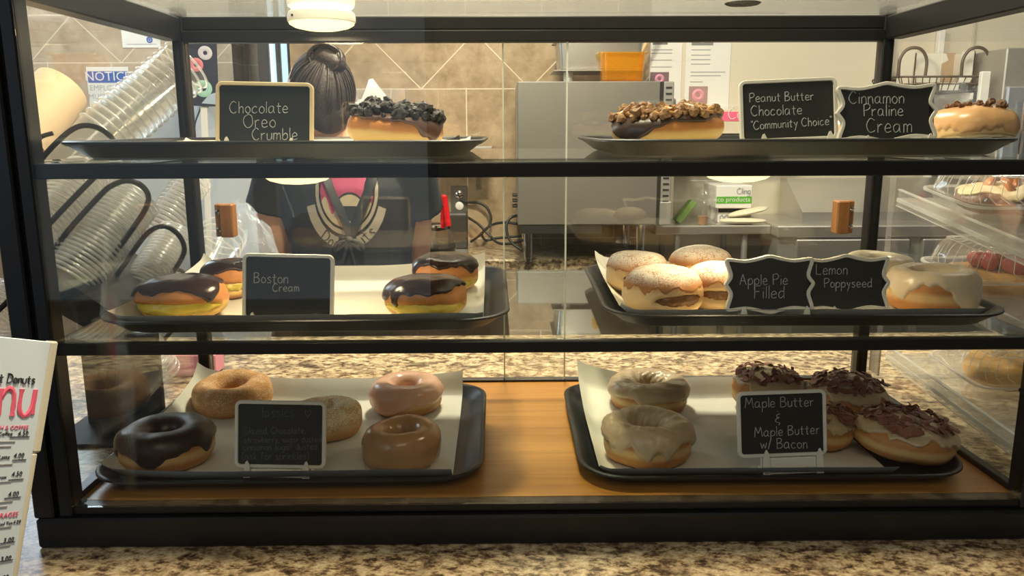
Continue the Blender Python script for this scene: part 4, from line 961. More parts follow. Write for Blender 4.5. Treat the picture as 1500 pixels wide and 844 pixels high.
def past_crois(c, M, lab, nm, cat):
    t = thing(nm, lab, cat, c, M.to_euler()); s = Shape('bun', 0.084, 0.044, 77, ay=0.75, lump=2.2); s.body(pm('brown_pastry', (0.16, 0.08, 0.06), 0.5, 0, 0.4, 60), t, name='cake')
    s.icing(pm('vanilla_icing', (0.80, 0.66, 0.40), 0.4, 0, 0.1, 50), t, 0.004, 0.5, 0.5, 2.5)
    m = MB(); rg = random.Random(4)
    for k in range(5): chunk(m, (rg.uniform(-.03, .03), rg.uniform(-.03, .03), 0.047), 0.012, rg, None, (1.6, .7, .5))
    m.build('fruit_topping', pm('orange_candied_fruit', (0.62, 0.22, 0.07), 0.35, 0, 0.2, 60), t, 60)
def past_danish(c, M, lab, nm, cat):
    t = thing(nm, lab, cat, c, M.to_euler()); m = MB()
    m.loft([[(x, y, z) for x, y in rrect(hx, hx*0.8, 0.02, 5)] for hx, z in ((0.074, 0.0), (0.08, 0.008), (0.08, 0.02), (0.072, 0.026), (0.05, 0.027))]); m.build('crust', pm('golden_crust', (0.55, 0.30, 0.10), 0.5, 0, 0.3, 60, 0.4, 120), t, 60)
    m = MB(); rg = random.Random(6)
    for k in range(9): chunk(m, (rg.uniform(-.045, .045), rg.uniform(-.03, .03), 0.034+rg.uniform(0, .008)), 0.018, rg, None, (1.2, 1, .8), 0.15)
    m.build('berry_topping', pm('red_berry_glaze', (0.42, 0.035, 0.045), 0.15, 0, 0.3, 60), t, 70)
def past_lemon(c, M, lab, nm, cat):
    t = thing(nm, lab, cat, c, M.to_euler()); s = Shape('bun', 0.08, 0.054, 79, ay=0.8, lump=2); s.body(pm('yellow_sponge', (0.74, 0.42, 0.10), 0.5, 0, 0.2, 60), t, name='cake')
    m = MB(); rg = random.Random(9)
    for k in range(4): chunk(m, (rg.uniform(-.03, .03), rg.uniform(-.03, .03), 0.049), 0.014, rg, None, (1.3, 1, .3))
    m.build('cream_topping', pm('pale_cream_topping', (0.85, 0.74, 0.48), 0.4), t, 60)
clamshell('clear clamshell on the top acrylic shelf with an iced brown pastry', 0, 0.14, 1.365, past_crois, 'iced brown pastry with orange fruit in the top clamshell', 'iced_pastry', 'pastry')
clamshell('clear clamshell holding a red berry pastry on the middle acrylic shelf', 1, 0.14, 1.365, past_danish, 'golden pastry with glossy red berries in the middle clamshell', 'berry_pastry', 'pastry')
clamshell('clear clamshell holding a yellow pastry on the lowest acrylic shelf', 2, 0.17, 1.385, past_lemon, 'yellow pastry with pale cream in the lowest clamshell', 'cream_pastry', 'pastry')

# ================================================================== BACKGROUND THINGS
# oven
ox0, ox1 = at(758, 200, y=2.0).x, at(966, 200, y=2.0).x; oz0, oz1 = at(860, 330, y=2.0).z, at(860, 119, y=2.0).z
OVST = pm('oven_steel', (0.36, 0.35, 0.33), 0.36, 0.8, 0.08, 5)
ov = thing('countertop_oven', 'stainless steel oven on legs on the back counter', 'oven', ((ox0+ox1)/2, 2.2, -0.04))
oo = Vector(((ox0+ox1)/2, 2.2, -0.04))
def lb(m, a, b, r=0.0, mi=None): m.box(Vector(a)-oo, Vector(b)-oo, r, None, mi)
m = MB(); lb(m, (ox0, 2.0, oz0), (ox1, 2.42, oz1), 0.004); m.build('body', OVST, ov)
m = MB(); lb(m, (ox1, 2.0, oz0), (ox1+0.010, 2.41, oz1-0.002)); m.build('side_gap', BLACKM, ov)
m = MB(); lb(m, (ox1+0.010, 1.99, oz0+0.03), (ox1+0.045, 2.41, oz1-0.002), 0.003)
zz = oz1-0.02
while zz > oz0+0.08: lb(m, (ox1+0.016, 1.988, zz-0.006), (ox1+0.037, 1.9905, zz), 0, 1); zz -= 0.021
m.build('vent_panel', [STEELD, BLACKM], ov)
m = MB(); lb(m, (ox1+0.008, 1.985, oz0+0.0), (ox1+0.05, 2.3, oz0+0.085), 0.004); m.build('switch_box', STEELD, ov)
m = MB(); lb(m, (ox1+0.046, 2.0, oz1-0.11), (ox1+0.056, 2.03, oz1-0.06), 0.004); m.build('side_latch', STEELD, ov)
m = MB(); lb(m, (ox0+0.01, 2.0015, oz0-0.03), (ox1-0.2, 2.4, oz0-0.0005)); m.build('underside_pan', BLACKM, ov)
for lx in (at(774, 350, y=2.03).x, at(938, 350, y=2.03).x):
    for ly in (2.03, 2.38):
        m = MB(); m.lathe([(0.001, 0.0), (0.013, 0.0), (0.013, 0.014), (0.016, 0.016), (0.018, oz0+0.04)], 20, Matrix.Translation((lx-oo.x, ly-oo.y, 0)), closed=True); m.build('leg', CHROME, ov)
m = MB()
for k in range(3): lb(m, (ox0-0.018, 2.05, oz0+0.06+0.02*k), (ox0, 2.12, oz0+0.068+0.02*k), 0.002)
m.build('side_connector', BLACKM, ov)
# pans on the oven
def pan(name, label, x0, x1, y0, y1, z0, z1, mt, flare=0.012, group=None):
    t = thing(name, label, 'pan', ((x0+x1)/2, (y0+y1)/2, z0)); hx, hy, h = (x1-x0)/2, (y1-y0)/2, z1-z0
    m = MB(); o = [[(x, y, z) for x, y in rrect(hx-a, hy-a, 0.02, 5)] for a, z in ((flare+0.006, 0.0), (flare, 0.006), (0.004, h-0.004), (0.004, h), (-0.008, h), (-0.009, h-0.003))]
    i = [[(x, y, z) for x, y in rrect(hx-a, hy-a, 0.02, 5)] for a, z in ((0.0065, h-0.004), (flare+0.0025, 0.008), (flare+0.009, 0.0025))]
    m.loft(o, False); m.f.append(tuple(range(24))); m.m.append(0)
    m2 = MB(); m2.loft(i, False); m2.f.append(tuple(48+k for k in range(24))); m2.m.append(0); m.build('shell', mt, t, 40); m2.build('inner_shell', mt, t, 40); return t
pz = oz1
a, b = at(812, 100, y=2.12), at(945, 100, y=2.12)
foot = thing('jar_lid_stand', 'small steel ring under the steel pan on top of the oven', 'stand', (at(833, 110, y=2.1).x, 2.12, pz))
m = MB(); m.lathe([(0.001, 0), (0.018, 0), (0.018, 0.038), (0.015, 0.04), (0.001, 0.04)], 20); m.build('ring', STEELD, foot)
foot2 = dup(foot, (at(925, 110, y=2.1).x, 2.3, pz), 'small steel ring behind the amber pan on top of the oven')
m = MB(); m.box((-0.17, -0.12, 0), (0.15, 0.12, 0.004), 0.001); o = m.build('sheet_pan', STEEL, None, 35, ((a.x+b.x)/2, 2.2, pz+0.0402)); tag(o, 'flat steel sheet under the steel pan above the oven', 'pan')
pan('steel_pan', 'deep steel food pan on top of the oven, behind the amber one', a.x+0.01, b.x-0.005, 2.1, 2.34, pz+0.045, pz+0.045+0.11, STEEL)
a, b = at(879, 100, y=2.03), at(946, 100, y=2.03)
AMB = clear('amber_plastic', (1.0, 0.74, 0.22), 0.22, 0.06, 0.08, (0.95, 0.55, 0.06))
pan('amber_pan', 'amber translucent plastic food pan on top of the oven', a.x, b.x, 2.01, 2.13, pz, at(900, 77, y=2.03).z, AMB, 0.008)
# utensil behind pans
m = MB(); m.tube([at(930, 108, y=2.37), at(938, 80, y=2.37), at(951, 55, y=2.37), at(958, 35, y=2.37)], [0.006, 0.007, 0.009, 0.012], 8); o = m.build('wooden_spoon', pm('spoon_wood', (0.55, 0.38, 0.2), 0.6), None); tag(o, 'pale wooden spoon leaning behind the amber pan', 'utensil')
o.location = (0, 0, 0)
# outlet
p = at(673, 293, y=2.45); ot = thing('power_outlet', 'steel cover power outlet on the tan tiled wall', 'outlet', (p.x, 2.45, p.z))
m = MB(); m.box((-0.035, -0.006, -0.058), (0.035, 0.0, 0.058), 0.002); m.build('cover_plate', pm('dark_steel_plate', (0.22, 0.21, 0.19), 0.35, 0.7), ot)
for dz in (0.024, -0.024):
    m = MB(); m.lathe([(0.001, 0.004), (0.014, 0.004), (0.017, 0.002), (0.0175, -0.002)], 20, Matrix.Translation((0, -0.0075, dz)) @ Matrix.Rotation(R_(90), 4, 'X')); m.build('socket', WHITE if dz < 0 else CHROME, ot)
def cable(label, pix, y0, y1, r=0.0055):
    q = [at(px, py, y=y0+(y1-y0)*i/(len(pix)-1)) for i, (px, py) in enumerate(pix)]
    m = MB(); m.tube(spl(q, 8), r, 8); o = m.build('power_cable', CORD, None, 60); tag(o, label, 'cord')
cable('black cord plugged into the wall outlet, looping down', [(674, 292), (684, 296), (700, 297), (713, 304), (719, 318), (717, 330), (706, 342), (712, 352), (728, 349), (752, 347), (764, 346)], 2.44, 2.36)
cable('black cord hanging from the left side of the oven', [(758, 316), (748, 319), (742, 330), (744, 346), (752, 358), (766, 367)], 2.1, 2.05)
cable('black cord snaking along the back counter towards the carafe', [(690, 354), (700, 347), (720, 330), (740, 326), (757, 328)], 2.36, 2.2)
cable('black cord crossing between the coffee warmer and the oven', [(684, 318), (700, 328), (716, 344), (730, 356), (748, 357), (766, 352)], 2.40, 2.24)
# brewer with carafe
q0, q1 = at(572, 378, y=1.98), at(682, 369, y=1.98)
bw = thing('coffee_warmer', 'steel coffee warmer base on the back counter beside the worker', 'coffee maker', ((q0.x+q1.x)/2, 2.1, -0.04)); hx = (q1.x-q0.x)/2
m = MB(); m.box((-hx, -0.12, 0.0), (hx, 0.14, 0.028), 0.004); m.build('base', STEEL, bw)
m = MB(); m.box((hx-0.075, 0.06, 0.028), (hx, 0.14, 0.165), 0.006); m.build('back_column', pm('dark_plastic_column', (0.04, 0.038, 0.035), 0.35), bw)
p = at(641, 362, y=1.99)
cf = thing('glass_carafe', 'glass coffee carafe with a red handle on the warmer', 'carafe', (p.x, 2.03, -0.0118))
Mc = Matrix.Translation((0, 0, 0))
m = MB(); m.lathe([(0.001, 0.001), (0.055, 0.001), (0.062, 0.008), (0.066, 0.03), (0.058, 0.065), (0.044, 0.09), (0.043, 0.10)], 32); m.build('bowl', clear('smoky_glass', (0.55, 0.53, 0.5), 0.05, 0.06), cf, 60)
m = MB(); m.lathe([(0.001, 0.003), (0.056, 0.003), (0.062, 0.012), (0.062, 0.03), (0.001, 0.031)], 32); m.build('coffee', pm('black_coffee', (0.012, 0.006, 0.004), 0.1), cf)
m = MB(); m.lathe([(0.045, 0.092), (0.047, 0.098), (0.046, 0.112), (0.03, 0.118), (0.001, 0.119)], 28); m.build('collar', CHROME, cf)
h0, h1 = at(651, 289, y=1.965), at(657, 331, y=1.965); oc = Vector((p.x, 2.03, -0.0118))
m = MB(); m.tube(spl([Vector((0.02, -0.04, 0.105)), h0-oc, h0-oc+(h1-h0)*0.2, h0-oc+(h1-h0)*0.6, h1-oc], 6), 0.0105, 10, None, True, 0.8); m.build('handle', pm('red_plastic_handle', (0.55, 0.012, 0.02), 0.18), cf, 60)
# coffee filters in an acrylic box, on the counter behind the worker's shoulder
fb = at(565, 200, y=2.25); zsh = at(565, 215, y=2.25).z
sh = thing('wall_shelf', 'narrow dark wall shelf behind the upper left tray', 'shelf', (0.2, 2.36, zsh-0.02))
m = MB(); m.box((-0.3, -0.11, 0), (0.28, 0.09, 0.018), 0.002); m.build('board', STEELD, sh)
m = MB()
for x in (-0.24, 0.22): m.box((x-0.01, -0.06, -0.08), (x+0.01, 0.09, 0.0), 0.002)
m.build('bracket', STEELD, sh)
x0, x1 = at(523, 170, y=2.27).x, at(594, 170, y=2.27).x; zt = at(560, 128, y=2.27).z
fx = thing('filter_box', 'clear acrylic box of coffee filters on the shelf', 'box', ((x0+x1)/2, 2.34, zsh-0.0018)); hx = (x1-x0)/2; hz = zt-zsh
m = MB()
for a, b in (((-hx, -0.07, 0), (hx, -0.067, hz)), ((-hx, 0.067, 0), (hx, 0.07, hz)), ((-hx, -0.07, 0), (-hx+0.003, 0.07, hz)), ((hx-0.003, -0.07, 0), (hx, 0.07, hz)), ((-hx, -0.07, 0), (hx, 0.07, 0.003))): m.box(a, b)
m.build('acrylic_walls', CLAM, fx)
def filt(label, off, rz, apex):
    def fn(u, v):
        th = u*2*math.pi; r = 0.008+0.046*v; r *= 1+0.16*math.cos(th*16)*v
        return (r*math.cos(th), r*math.sin(th), 0.1*(1-v)*0.9+0.003)
    mb = MB(); mb.grid(fn, 108, 8); o = mb.build('coffee_filter', WHITEP, None, 20, Vector(((x0+x1)/2, 2.34, zsh+0.001))+Vector(off)); o.rotation_euler = rz; tag(o, label, 'coffee filter')
filt('white pleated coffee filter stack poking up from the acrylic box', (at(548, 113, y=2.34).x-(x0+x1)/2, 0.0, at(548, 113, y=2.34).z-zsh-0.1), (0.1, -0.12, 0), 1)
filt('white pleated coffee filters lying beside the worker, left of the box', (at(514, 140, y=2.34).x-(x0+x1)/2, 0.0, at(514, 140, y=2.34).z-zsh-0.1), (0.0, 0.5, 0.4), 1)
# papers on the white wall
def sheet(label, px, y=2.459, pics=(), lines=(), col=WHITEP, hdr=None, name='wall_notice', tilt=0):
    a, b = at(px[0], px[1], y=y), at(px[2], px[3], y=y); o = Vector(((a.x+b.x)/2, y, (a.z+b.z)/2)); hx, hz = (b.x-a.x)/2, (a.z-b.z)/2
    t = thing(name, label, 'notice', o, (0, R_(tilt), 0)); m = MB(); m.box((-hx, -0.0015, -hz), (hx, 0.0, hz)); m.build('sheet', col, t)
    P = lambda fx, fz: (-hx+2*hx*fx, hz-2*hz*fz)
    if lines:
        m = MB()
        for fx0, fx1, fz in lines:
            q0 = P(fx0, fz); q1 = P(fx1, fz); m.box((q0[0], -0.0022, q0[1]-0.0018), (q1[0], -0.0015, q0[1]+0.0018))
        m.build('printed_lines', INKG, t)
    for fx0, fz0, fx1, fz1, ca, cb in pics:
        q0, q1 = P(fx0, fz0), P(fx1, fz1); m = MB(); m.box((q0[0], -0.0025, q1[1]), (q1[0], -0.0015, q0[1]), 0, None, 0)
        cx, cz = (q0[0]+q1[0])/2, (q0[1]+q1[1])/2; rr = min(abs(q1[0]-q0[0]), abs(q0[1]-q1[1]))*0.36
        m.lathe([(rr*0.35, 0.0), (rr*0.65, 0.003), (rr, 0.0)], 20, Matrix.Translation((cx, -0.0026, cz)) @ Matrix.Rotation(R_(90), 4, 'X'), 1); m.build('picture', [pm('photo_ground', ca, 0.6), pm('photo_subject', cb, 0.6)], t)
    return t, hx, hz
sheet('left column of printed recipe sheets on the cream wall above the oven', (952, 40, 996, 165), pics=((0.1, 0.05, 0.55, 0.2, (.15, .14, .14), (.5, .45, .4)), (0.05, 0.52, 0.62, 0.68, (.16, .1, .12), (.6, .25, .35))), lines=[(0.06, 0.7, z) for z in (0.26, 0.3, 0.38, 0.46, 0.75, 0.82, 0.88)])
sheet('printed recipe sheet with a pink picture at the middle of the cream wall', (1006, 40, 1066, 170), pics=((0.12, 0.02, 0.6, 0.2, (.2, .2, .2), (.6, .6, .58)), (0.10, 0.66, 0.52, 0.86, (.35, .22, .22), (.65, .28, .34))), lines=[(0.12, 0.55, z) for z in (0.25, 0.31, 0.36, 0.41)]+[(0.12, 0.9, 0.5), (0.12, 0.8, 0.54), (0.12, 0.4, 0.61)])
# pink-banded box on a dark ledge
p0, p1 = at(1034, 160, y=2.3), at(1100, 196, y=2.3); 
bx = thing('doughnut_carton', 'white carton with a pink band, just left of the peanut butter sign', 'box', ((p0.x+p1.x)/2, 2.38, p1.z)); hx, hz = (p1.x-p0.x)/2, p0.z-p1.z
m = MB(); m.box((-hx, -0.06, 0), (hx, 0.06, hz), 0.002); m.build('carton', pm('cream_carton', (0.66, 0.58, 0.46), 0.6), bx)
m = MB(); m.box((-hx+0.001, -0.0615, hz*0.52), (hx-0.001, -0.0598, hz*0.9)); m.build('pink_band', PINK, bx)
m = MB(); write(m, 'Co', hx*0.05, hz*0.6, hx*0.6, 0.0016, -0.062, random.Random(3)); m.build('script_logo', WHITEP, bx)
m = MB(); m.box((-0.25, -0.09, -0.03), (0.2, 0.075, 0.0), 0.002); o = m.build('wall_ledge', BLACKM, None, 35, (bx.location.x, 2.38, p1.z)); tag(o, 'dark ledge on the cream wall under the pink-banded carton', 'shelf')
# steel side table with packaging
ta, tb = at(960, 331, y=2.1), at(1130, 331, y=2.1); tz = ta.z
tb_ = thing('steel_table', 'small stainless steel table right of the back counter', 'table', ((ta.x+tb.x)/2, 2.28, FLZ)); hx = (tb.x-ta.x)/2
m = MB(); m.box((-hx, -0.18, tz-FLZ-0.034), (hx, 0.17, tz-FLZ), 0.004); m.build('tabletop', STEEL, tb_)
for sx in (-1, 1):
    for sy in (-0.15, 0.14): m = MB(); m.lathe([(0.012, 0), (0.012, tz-FLZ-0.034)], 14, Matrix.Translation((-hx+0.09 if sx < 0 else hx-0.09, sy, 0)), closed=True); m.build('leg', STEELD, tb_)
m = MB(); m.box((-hx+0.03, -0.13, 0.3), (hx-0.03, 0.13, 0.325), 0.003); m.build('undershelf', STEELD, tb_)
m = MB(); m.box((-0.9, 0, 0), (0.9, 0.03, 0.5), 0.002)
def carton(name, label, px, y, depth, mt, zbase=None):
    a, b = at(px[0], px[1], y=y), at(px[2], px[3], y=y); z0 = b.z if zbase is None else zbase
    t = thing(name, label, 'box', ((a.x+b.x)/2, y+depth/2, z0)); m = MB(); m.box((a.x-(a.x+b.x)/2, -depth/2, 0), (b.x-(a.x+b.x)/2, depth/2, a.z-z0), 0.003); m.build('carton', mt, t); return t, (b.x-a.x)/2, a.z-z0, -depth/2
c0, hx, hz, yf = carton('lower_carton', 'low white carton under the green-banded carton on the steel table', (1052, 305, 1100, 326), 2.19, 0.16, WHITE, tz)
m = MB(); m.box((-hx+0.001, yf-0.001, hz*0.7), (hx-0.001, yf+0.001, hz*0.98)); m.build('dark_flap', BLACKM, c0)
m = MB(); write(m, 'oooc', -hx*0.9, hz*0.2, hx*1.1, 0.0025, yf-0.001, random.Random(5)); m.build('printed_lettering', INKG, c0)
zb = tz+hz+0.0004
c1, hx, hz, yf = carton('paper_carton', 'white carton with a bright green band on the steel table', (1050, 272, 1101, 304), 2.17, 0.2, WHITE, zb)
m = MB(); m.box((-hx+0.001, yf-0.001, hz*0.22), (hx-0.001, yf+0.001, hz*0.52)); m.build('green_band', pm('green_print', (0.10, 0.42, 0.03), 0.5), c1)
text_mesh('eco products', 0.026, WHITEP, 'RIGHT', 0.0003, 'printed_lettering', c1, Matrix.Translation((hx*0.9, yf-0.0012, hz*0.3)) @ UP)
m = MB(); write(m, 'Cling', hx*0.15, hz*0.64, hx*0.72, 0.0018, yf-0.001, random.Random(7)); m.build('script_lettering', INKG, c1)
def coffee_cup(label, px, w, h, y, fill):
    p = at(px, 331, y=y); R = w/2*(y-CAM.y)/FPX; H = h*(y-CAM.y)/FPX
    t = thing('clear_cup', label, 'cup', (p.x, y, tz)); m = MB(); m.lathe([(0.001, 0.0015), (R*0.72, 0.001), (R*0.76, 0.006), (R*0.98, H*0.72), (R*1.02, H*0.73), (R*1.02, H*0.75)], 28); m.build('cup_wall', CLAM, t, 60)
    if fill: m = MB(); m.lathe([(0.001, 0.002), (R*0.70, 0.002), (R*0.79, H*0.24), (0.001, H*0.245)], 28); m.build('coffee', pm('milky_coffee', (0.38, 0.22, 0.12), 0.3), t, 60)
    m = MB(); m.lathe([(R*1.04, H*0.745), (R*1.04, H*0.77), (R*0.95, H*0.8), (R*0.72, H*0.97), (R*0.35, H)], 28); m.build('dome_lid', CLAM, t, 60)
coffee_cup('clear lidded cup with milky coffee at the front of the steel table', 1029, 20, 54, 2.13, True)
coffee_cup('empty clear lidded cup beside the coffee cup on the steel table', 1043, 16, 50, 2.2, False)
t = thing('plastic_tub', 'clear lidded plastic tub behind the two cups on the table', 'tub', (at(1035, 300, y=2.3).x, 2.33, tz))
m = MB(); m.loft([[(x, y, z) for x, y in rrect(a, a*0.6, 0.015, 5)] for a, z in ((0.05, 0.0), (0.052, 0.003), (0.06, 0.15))]); m.build('tub_wall', LIDP, t, 50)
m = MB(); m.loft([[(x, y, z) for x, y in rrect(a, a*0.62, 0.016, 5)] for a, z in ((0.064, 0.1505), (0.066, 0.153), (0.066, 0.164), (0.062, 0.167))]); m.build('tub_lid', LIDP, t, 50)
def mitt(label, c, ln, wd, rz, ry, lift):
    t = thing('oven_mitt', label, 'oven mitt', (c.x, c.y, c.z+lift), (0, R_(ry), R_(rz)), 'oven mitts on the steel table'); m = MB()
    rings = []
    for i in range(13):
        u = i/12; wv = wd*(0.62+0.5*math.sin(u*2.2+0.3))*math.sqrt(max(1-((u-0.5)/0.52)**4, 0.03)); tk = 0.011*math.sqrt(max(1-((u-0.5)/0.55)**2, 0.08))
        rings.append([((u-0.5)*ln, wv*math.cos(a), 0.013+tk*math.sin(a)) for a in [2*math.pi*k/14 for k in range(14)]])
    m.loft(rings); m.build('quilted_cloth', pm('cream_cotton', (0.66, 0.61, 0.46), 0.85, 0, 0.08, 60), t, 60)
    m = MB(); m.tube([(-ln*0.05, wd*0.7, 0.013), (ln*0.12, wd*1.25, 0.014), (ln*0.25, wd*1.35, 0.013)], [0.012, 0.010, 0.007], 10); m.build('thumb', pm('cream_cotton_thumb', (0.66, 0.61, 0.46), 0.85), t, 60)
b0 = at(1095, 328, y=2.14); b0.z = tz
mitt('cream oven mitt lying lowest on the steel table', Vector((b0.x-0.02, 2.14, tz)), 0.17, 0.034, -8, 0, 0.0)
mitt('cream oven mitt raised on top of the other at the table edge', Vector((b0.x+0.01, 2.17, tz)), 0.16, 0.036, 12, -10, 0.032)
# leafy green packet
p = at(1008, 312, y=2.16)
m = MB(); m.box((-0.012, -0.03, 0), (0.012, 0.03, 0.1), 0.003); o = m.build('green_packet', pm('green_packet_print', (0.20, 0.33, 0.10), 0.5, 0, 0.4, 40), None, 35, (p.x-0.035, 2.2, tz+0.004)); o.rotation_euler = (0, R_(38), 0); tag(o, 'tilted green packet left of the cups on the steel table', 'packet')
m = MB(); p = at(982, 290, y=2.3); m.lathe([(0.001, 0), (0.028, 0), (0.028, 0.2), (0.001, 0.2)], 24); o = m.build('paper_towel_roll', pm('cream_paper_roll', (0.72, 0.64, 0.48), 0.8), None, 35, (p.x, 2.38, tz)); tag(o, 'upright cream paper roll between the oven and the cartons', 'paper roll')
# prep fridge
f0, f1 = at(1140, 345, y=2.05), at(1500, 345, y=2.05)
pf = thing('prep_fridge', 'long stainless prep fridge with a sloped hood along the right wall', 'fridge', ((f0.x+3.2)/2, 2.25, FLZ)); fx0 = f0.x-(f0.x+3.2)/2; fx1 = 3.2-(f0.x+3.2)/2; fz = at(1200, 342, y=2.05).z-FLZ
m = MB(); m.box((fx0, -0.2, 0.06), (fx1, 0.2, fz-0.012)); m.build('cabinet', STEELD, pf)
m = MB(); m.box((fx0-0.01, -0.22, fz-0.012), (fx1, 0.2, fz+0.03), 0.004); m.build('worktop', STEEL, pf)
hz0 = at(1170, 312, y=2.15).z-FLZ; hz1 = at(1150, 262, y=2.35).z-FLZ; hx0 = at(1172, 300, y=2.2).x-(f0.x+3.2)/2
m = MB(); m.prism([(-0.08, fz+0.03), (0.19, fz+0.03), (0.19, hz1), (0.12, hz1), (-0.08, hz0)], fx1-hx0, Matrix(((0, 1, 0, hx0), (1, 0, 0, 0), (0, 0, 1, 0), (0, 0, 0, 1)))); m.build('hood', STEEL, pf)
dxs = [at(px, 380, y=2.05).x-(f0.x+3.2)/2 for px in (1162, 1326, 1345, 1520, 1540, 1700)]
for i in range(0, 6, 2):
    m = MB(); m.box((dxs[i], -0.225, 0.12), (min(dxs[i+1], fx1), -0.2, fz-0.02), 0.004); dd = m.build('door', STEEL, pf)
    m = MB(); hh0 = at(1380, 391, y=2.03).z-FLZ; hxm = dxs[i]+(min(dxs[i+1], fx1)-dxs[i])*0.16; m.box((hxm, -0.2265, hh0-0.024), (hxm+0.2, -0.224, hh0+0.018), 0.001, None, 0); m.box((hxm+0.06, -0.230, hh0-0.024), (hxm+0.2, -0.2262, hh0-0.014), 0.001, None, 1); m.build('recessed_handle', [BLACKM, STEEL], dd)
m = MB(); m.box((fx0+0.02, -0.2, 0.0), (fx1, 0.2, 0.06)); m.build('plinth', BLACKM, pf)
# tall fridge at far right
q = at(1476, 70, y=2.05)
tf = thing('tall_fridge', 'tall grey steel fridge at the far right beside the wire basket', 'fridge', (q.x+0.4, 2.24, hz1+FLZ+0.0005)); h0 = q.z-(hz1+FLZ)
m = MB(); m.box((-0.4, -0.19, 0), (0.45, 0.2, h0), 0.004); m.build('cabinet', STEELD, tf)
m = MB(); m.box((-0.395, -0.212, 0.02), (0.44, -0.19, h0*0.72), 0.006); dd = m.build('door', pm('pale_blue_steel', (0.5, 0.55, 0.6), 0.25, 0.7), tf)
m = MB(); m.tube([(-0.34, -0.24, 0.08), (-0.34, -0.24, h0*0.6)], 0.012, 10); m.build('handle', CHROME, dd)
# wire basket with carton
zb0 = at(1390, 133, y=2.15).z; 
wb = thing('wire_basket', 'dark wire basket with looped handles on the wall at right', 'basket', ((at(1320, 110, y=2.15).x+at(1452, 110, y=2.15).x)/2, 2.28, zb0))
hx = (at(1452, 110, y=2.15).x-at(1320, 110, y=2.15).x)/2; hb = at(1390, 112, y=2.15).z-zb0; m = MB()
WIRE = pm('dark_wire', (0.10, 0.08, 0.07), 0.4, 0.6)
for z in (0.0, hb*0.5, hb):
    k = 0.86+0.14*z/hb; m.tube([(x, y, z) for x, y in rrect(hx*k, 0.12*k, 0.03, 4)]+[(hx*k, 0.12*k-0.03, z)], 0.003 if z < hb else 0.0045, 6)
for i in range(13):
    u = i/12*2-1; m.tube([(u*hx*0.97, -0.12, hb), (u*hx*0.84, -0.103, 0), (u*hx*0.84, 0.103, 0), (u*hx*0.97, 0.12, hb)], 0.0022, 5)
for i in range(5):
    v = i/4*2-1
    for sx in (-1, 1): m.tube([(sx*hx, v*0.11, hb), (sx*hx*0.86, v*0.1, 0)], 0.0022, 5)
m.build('wire_body', WIRE, wb)
for sx in (-1, 1):
    m = MB(); xx = sx*(hx-0.05); m.tube(spl([(xx-0.05, -0.11, hb), (xx-0.05, -0.11, hb+0.06), (xx-0.03, -0.11, hb+0.095), (xx, -0.11, hb+0.105), (xx+0.03, -0.11, hb+0.095), (xx+0.05, -0.11, hb+0.06), (xx+0.05, -0.11, hb)], 5), 0.006, 8); m.build('handle', WIRE, wb, 60)
a, b = at(1342, 73, y=2.22), at(1424, 125, y=2.22)
cb = thing('open_carton', 'open white carton with a brown inside, sitting in the wire basket', 'box', ((a.x+b.x)/2, 2.29, zb0+0.003)); hx = (b.x-a.x)/2; hz = a.z-zb0-0.003
m = MB(); CW = pm('white_carton_board', (0.70, 0.68, 0.60), 0.7); CK = pm('brown_carton_inside', (0.42, 0.30, 0.2), 0.8)
m.box((-hx, -0.07, 0), (-hx*0.1, -0.066, hz*0.92)); m.box((hx*0.55, -0.07, 0), (hx, -0.066, hz*0.96)); m.box((-hx, -0.07, 0), (hx, -0.066, hz*0.2)); m.box((-hx, -0.07, 0), (-hx+0.004, 0.07, hz)); m.box((hx-0.004, -0.07, 0), (hx, 0.07, hz*0.96)); m.box((-hx, 0.066, 0), (hx, 0.07, hz), 0, None, 1); m.box((-hx, -0.066, 0), (hx, 0.066, 0.004), 0, None, 1)
m.prism([(-hx*0.1, hz*0.92), (-hx*0.1, hz*0.66), (hx*0.1, hz*0.74), (hx*0.02, hz*0.9)][::-1], 0.003, Matrix.Translation((0, -0.072, 0)), 0); m.build('carton', [CW, CK], cb)
zsup = at(1390, 190, y=2.2).z
ws = thing('wall_rack', 'pale wall rack carrying the wire basket at the right', 'rack', (wb.location.x, 2.3, zb0)); hx = 0.17
m = MB()
for x0 in (-0.09, 0.12): m.box((x0-0.012, 0.13, -0.5), (x0+0.012, 0.158, 0.25), 0.002)
m.build('wall_strip', WHITE, ws)
for x0 in (-0.09, 0.12): m = MB(); m.prism([(-0.12, -0.006), (0.13, -0.006), (0.13, -0.1), (0.1, -0.1), (-0.12, -0.03)], 0.012, Matrix(((0, 1, 0, x0-0.006), (1, 0, 0, 0), (0, 0, 1, 0), (0, 0, 0, 1)))); m.build('bracket', WHITE, ws)
m = MB(); q = at(1443, 105, y=2.1); q2 = at(1432, 165, y=2.1); m.box((q.x-0.022-ws.location.x, -0.22, q2.z-zb0-0.1), (q.x+0.012-ws.location.x, -0.2, q.z-zb0), 0.003); m.box((q.x-0.022-ws.location.x, -0.2, q2.z-zb0-0.1), (q.x+0.012-ws.location.x, 0.15, q2.z-zb0-0.085), 0.003); m.build('price_rail', WHITE, ws)

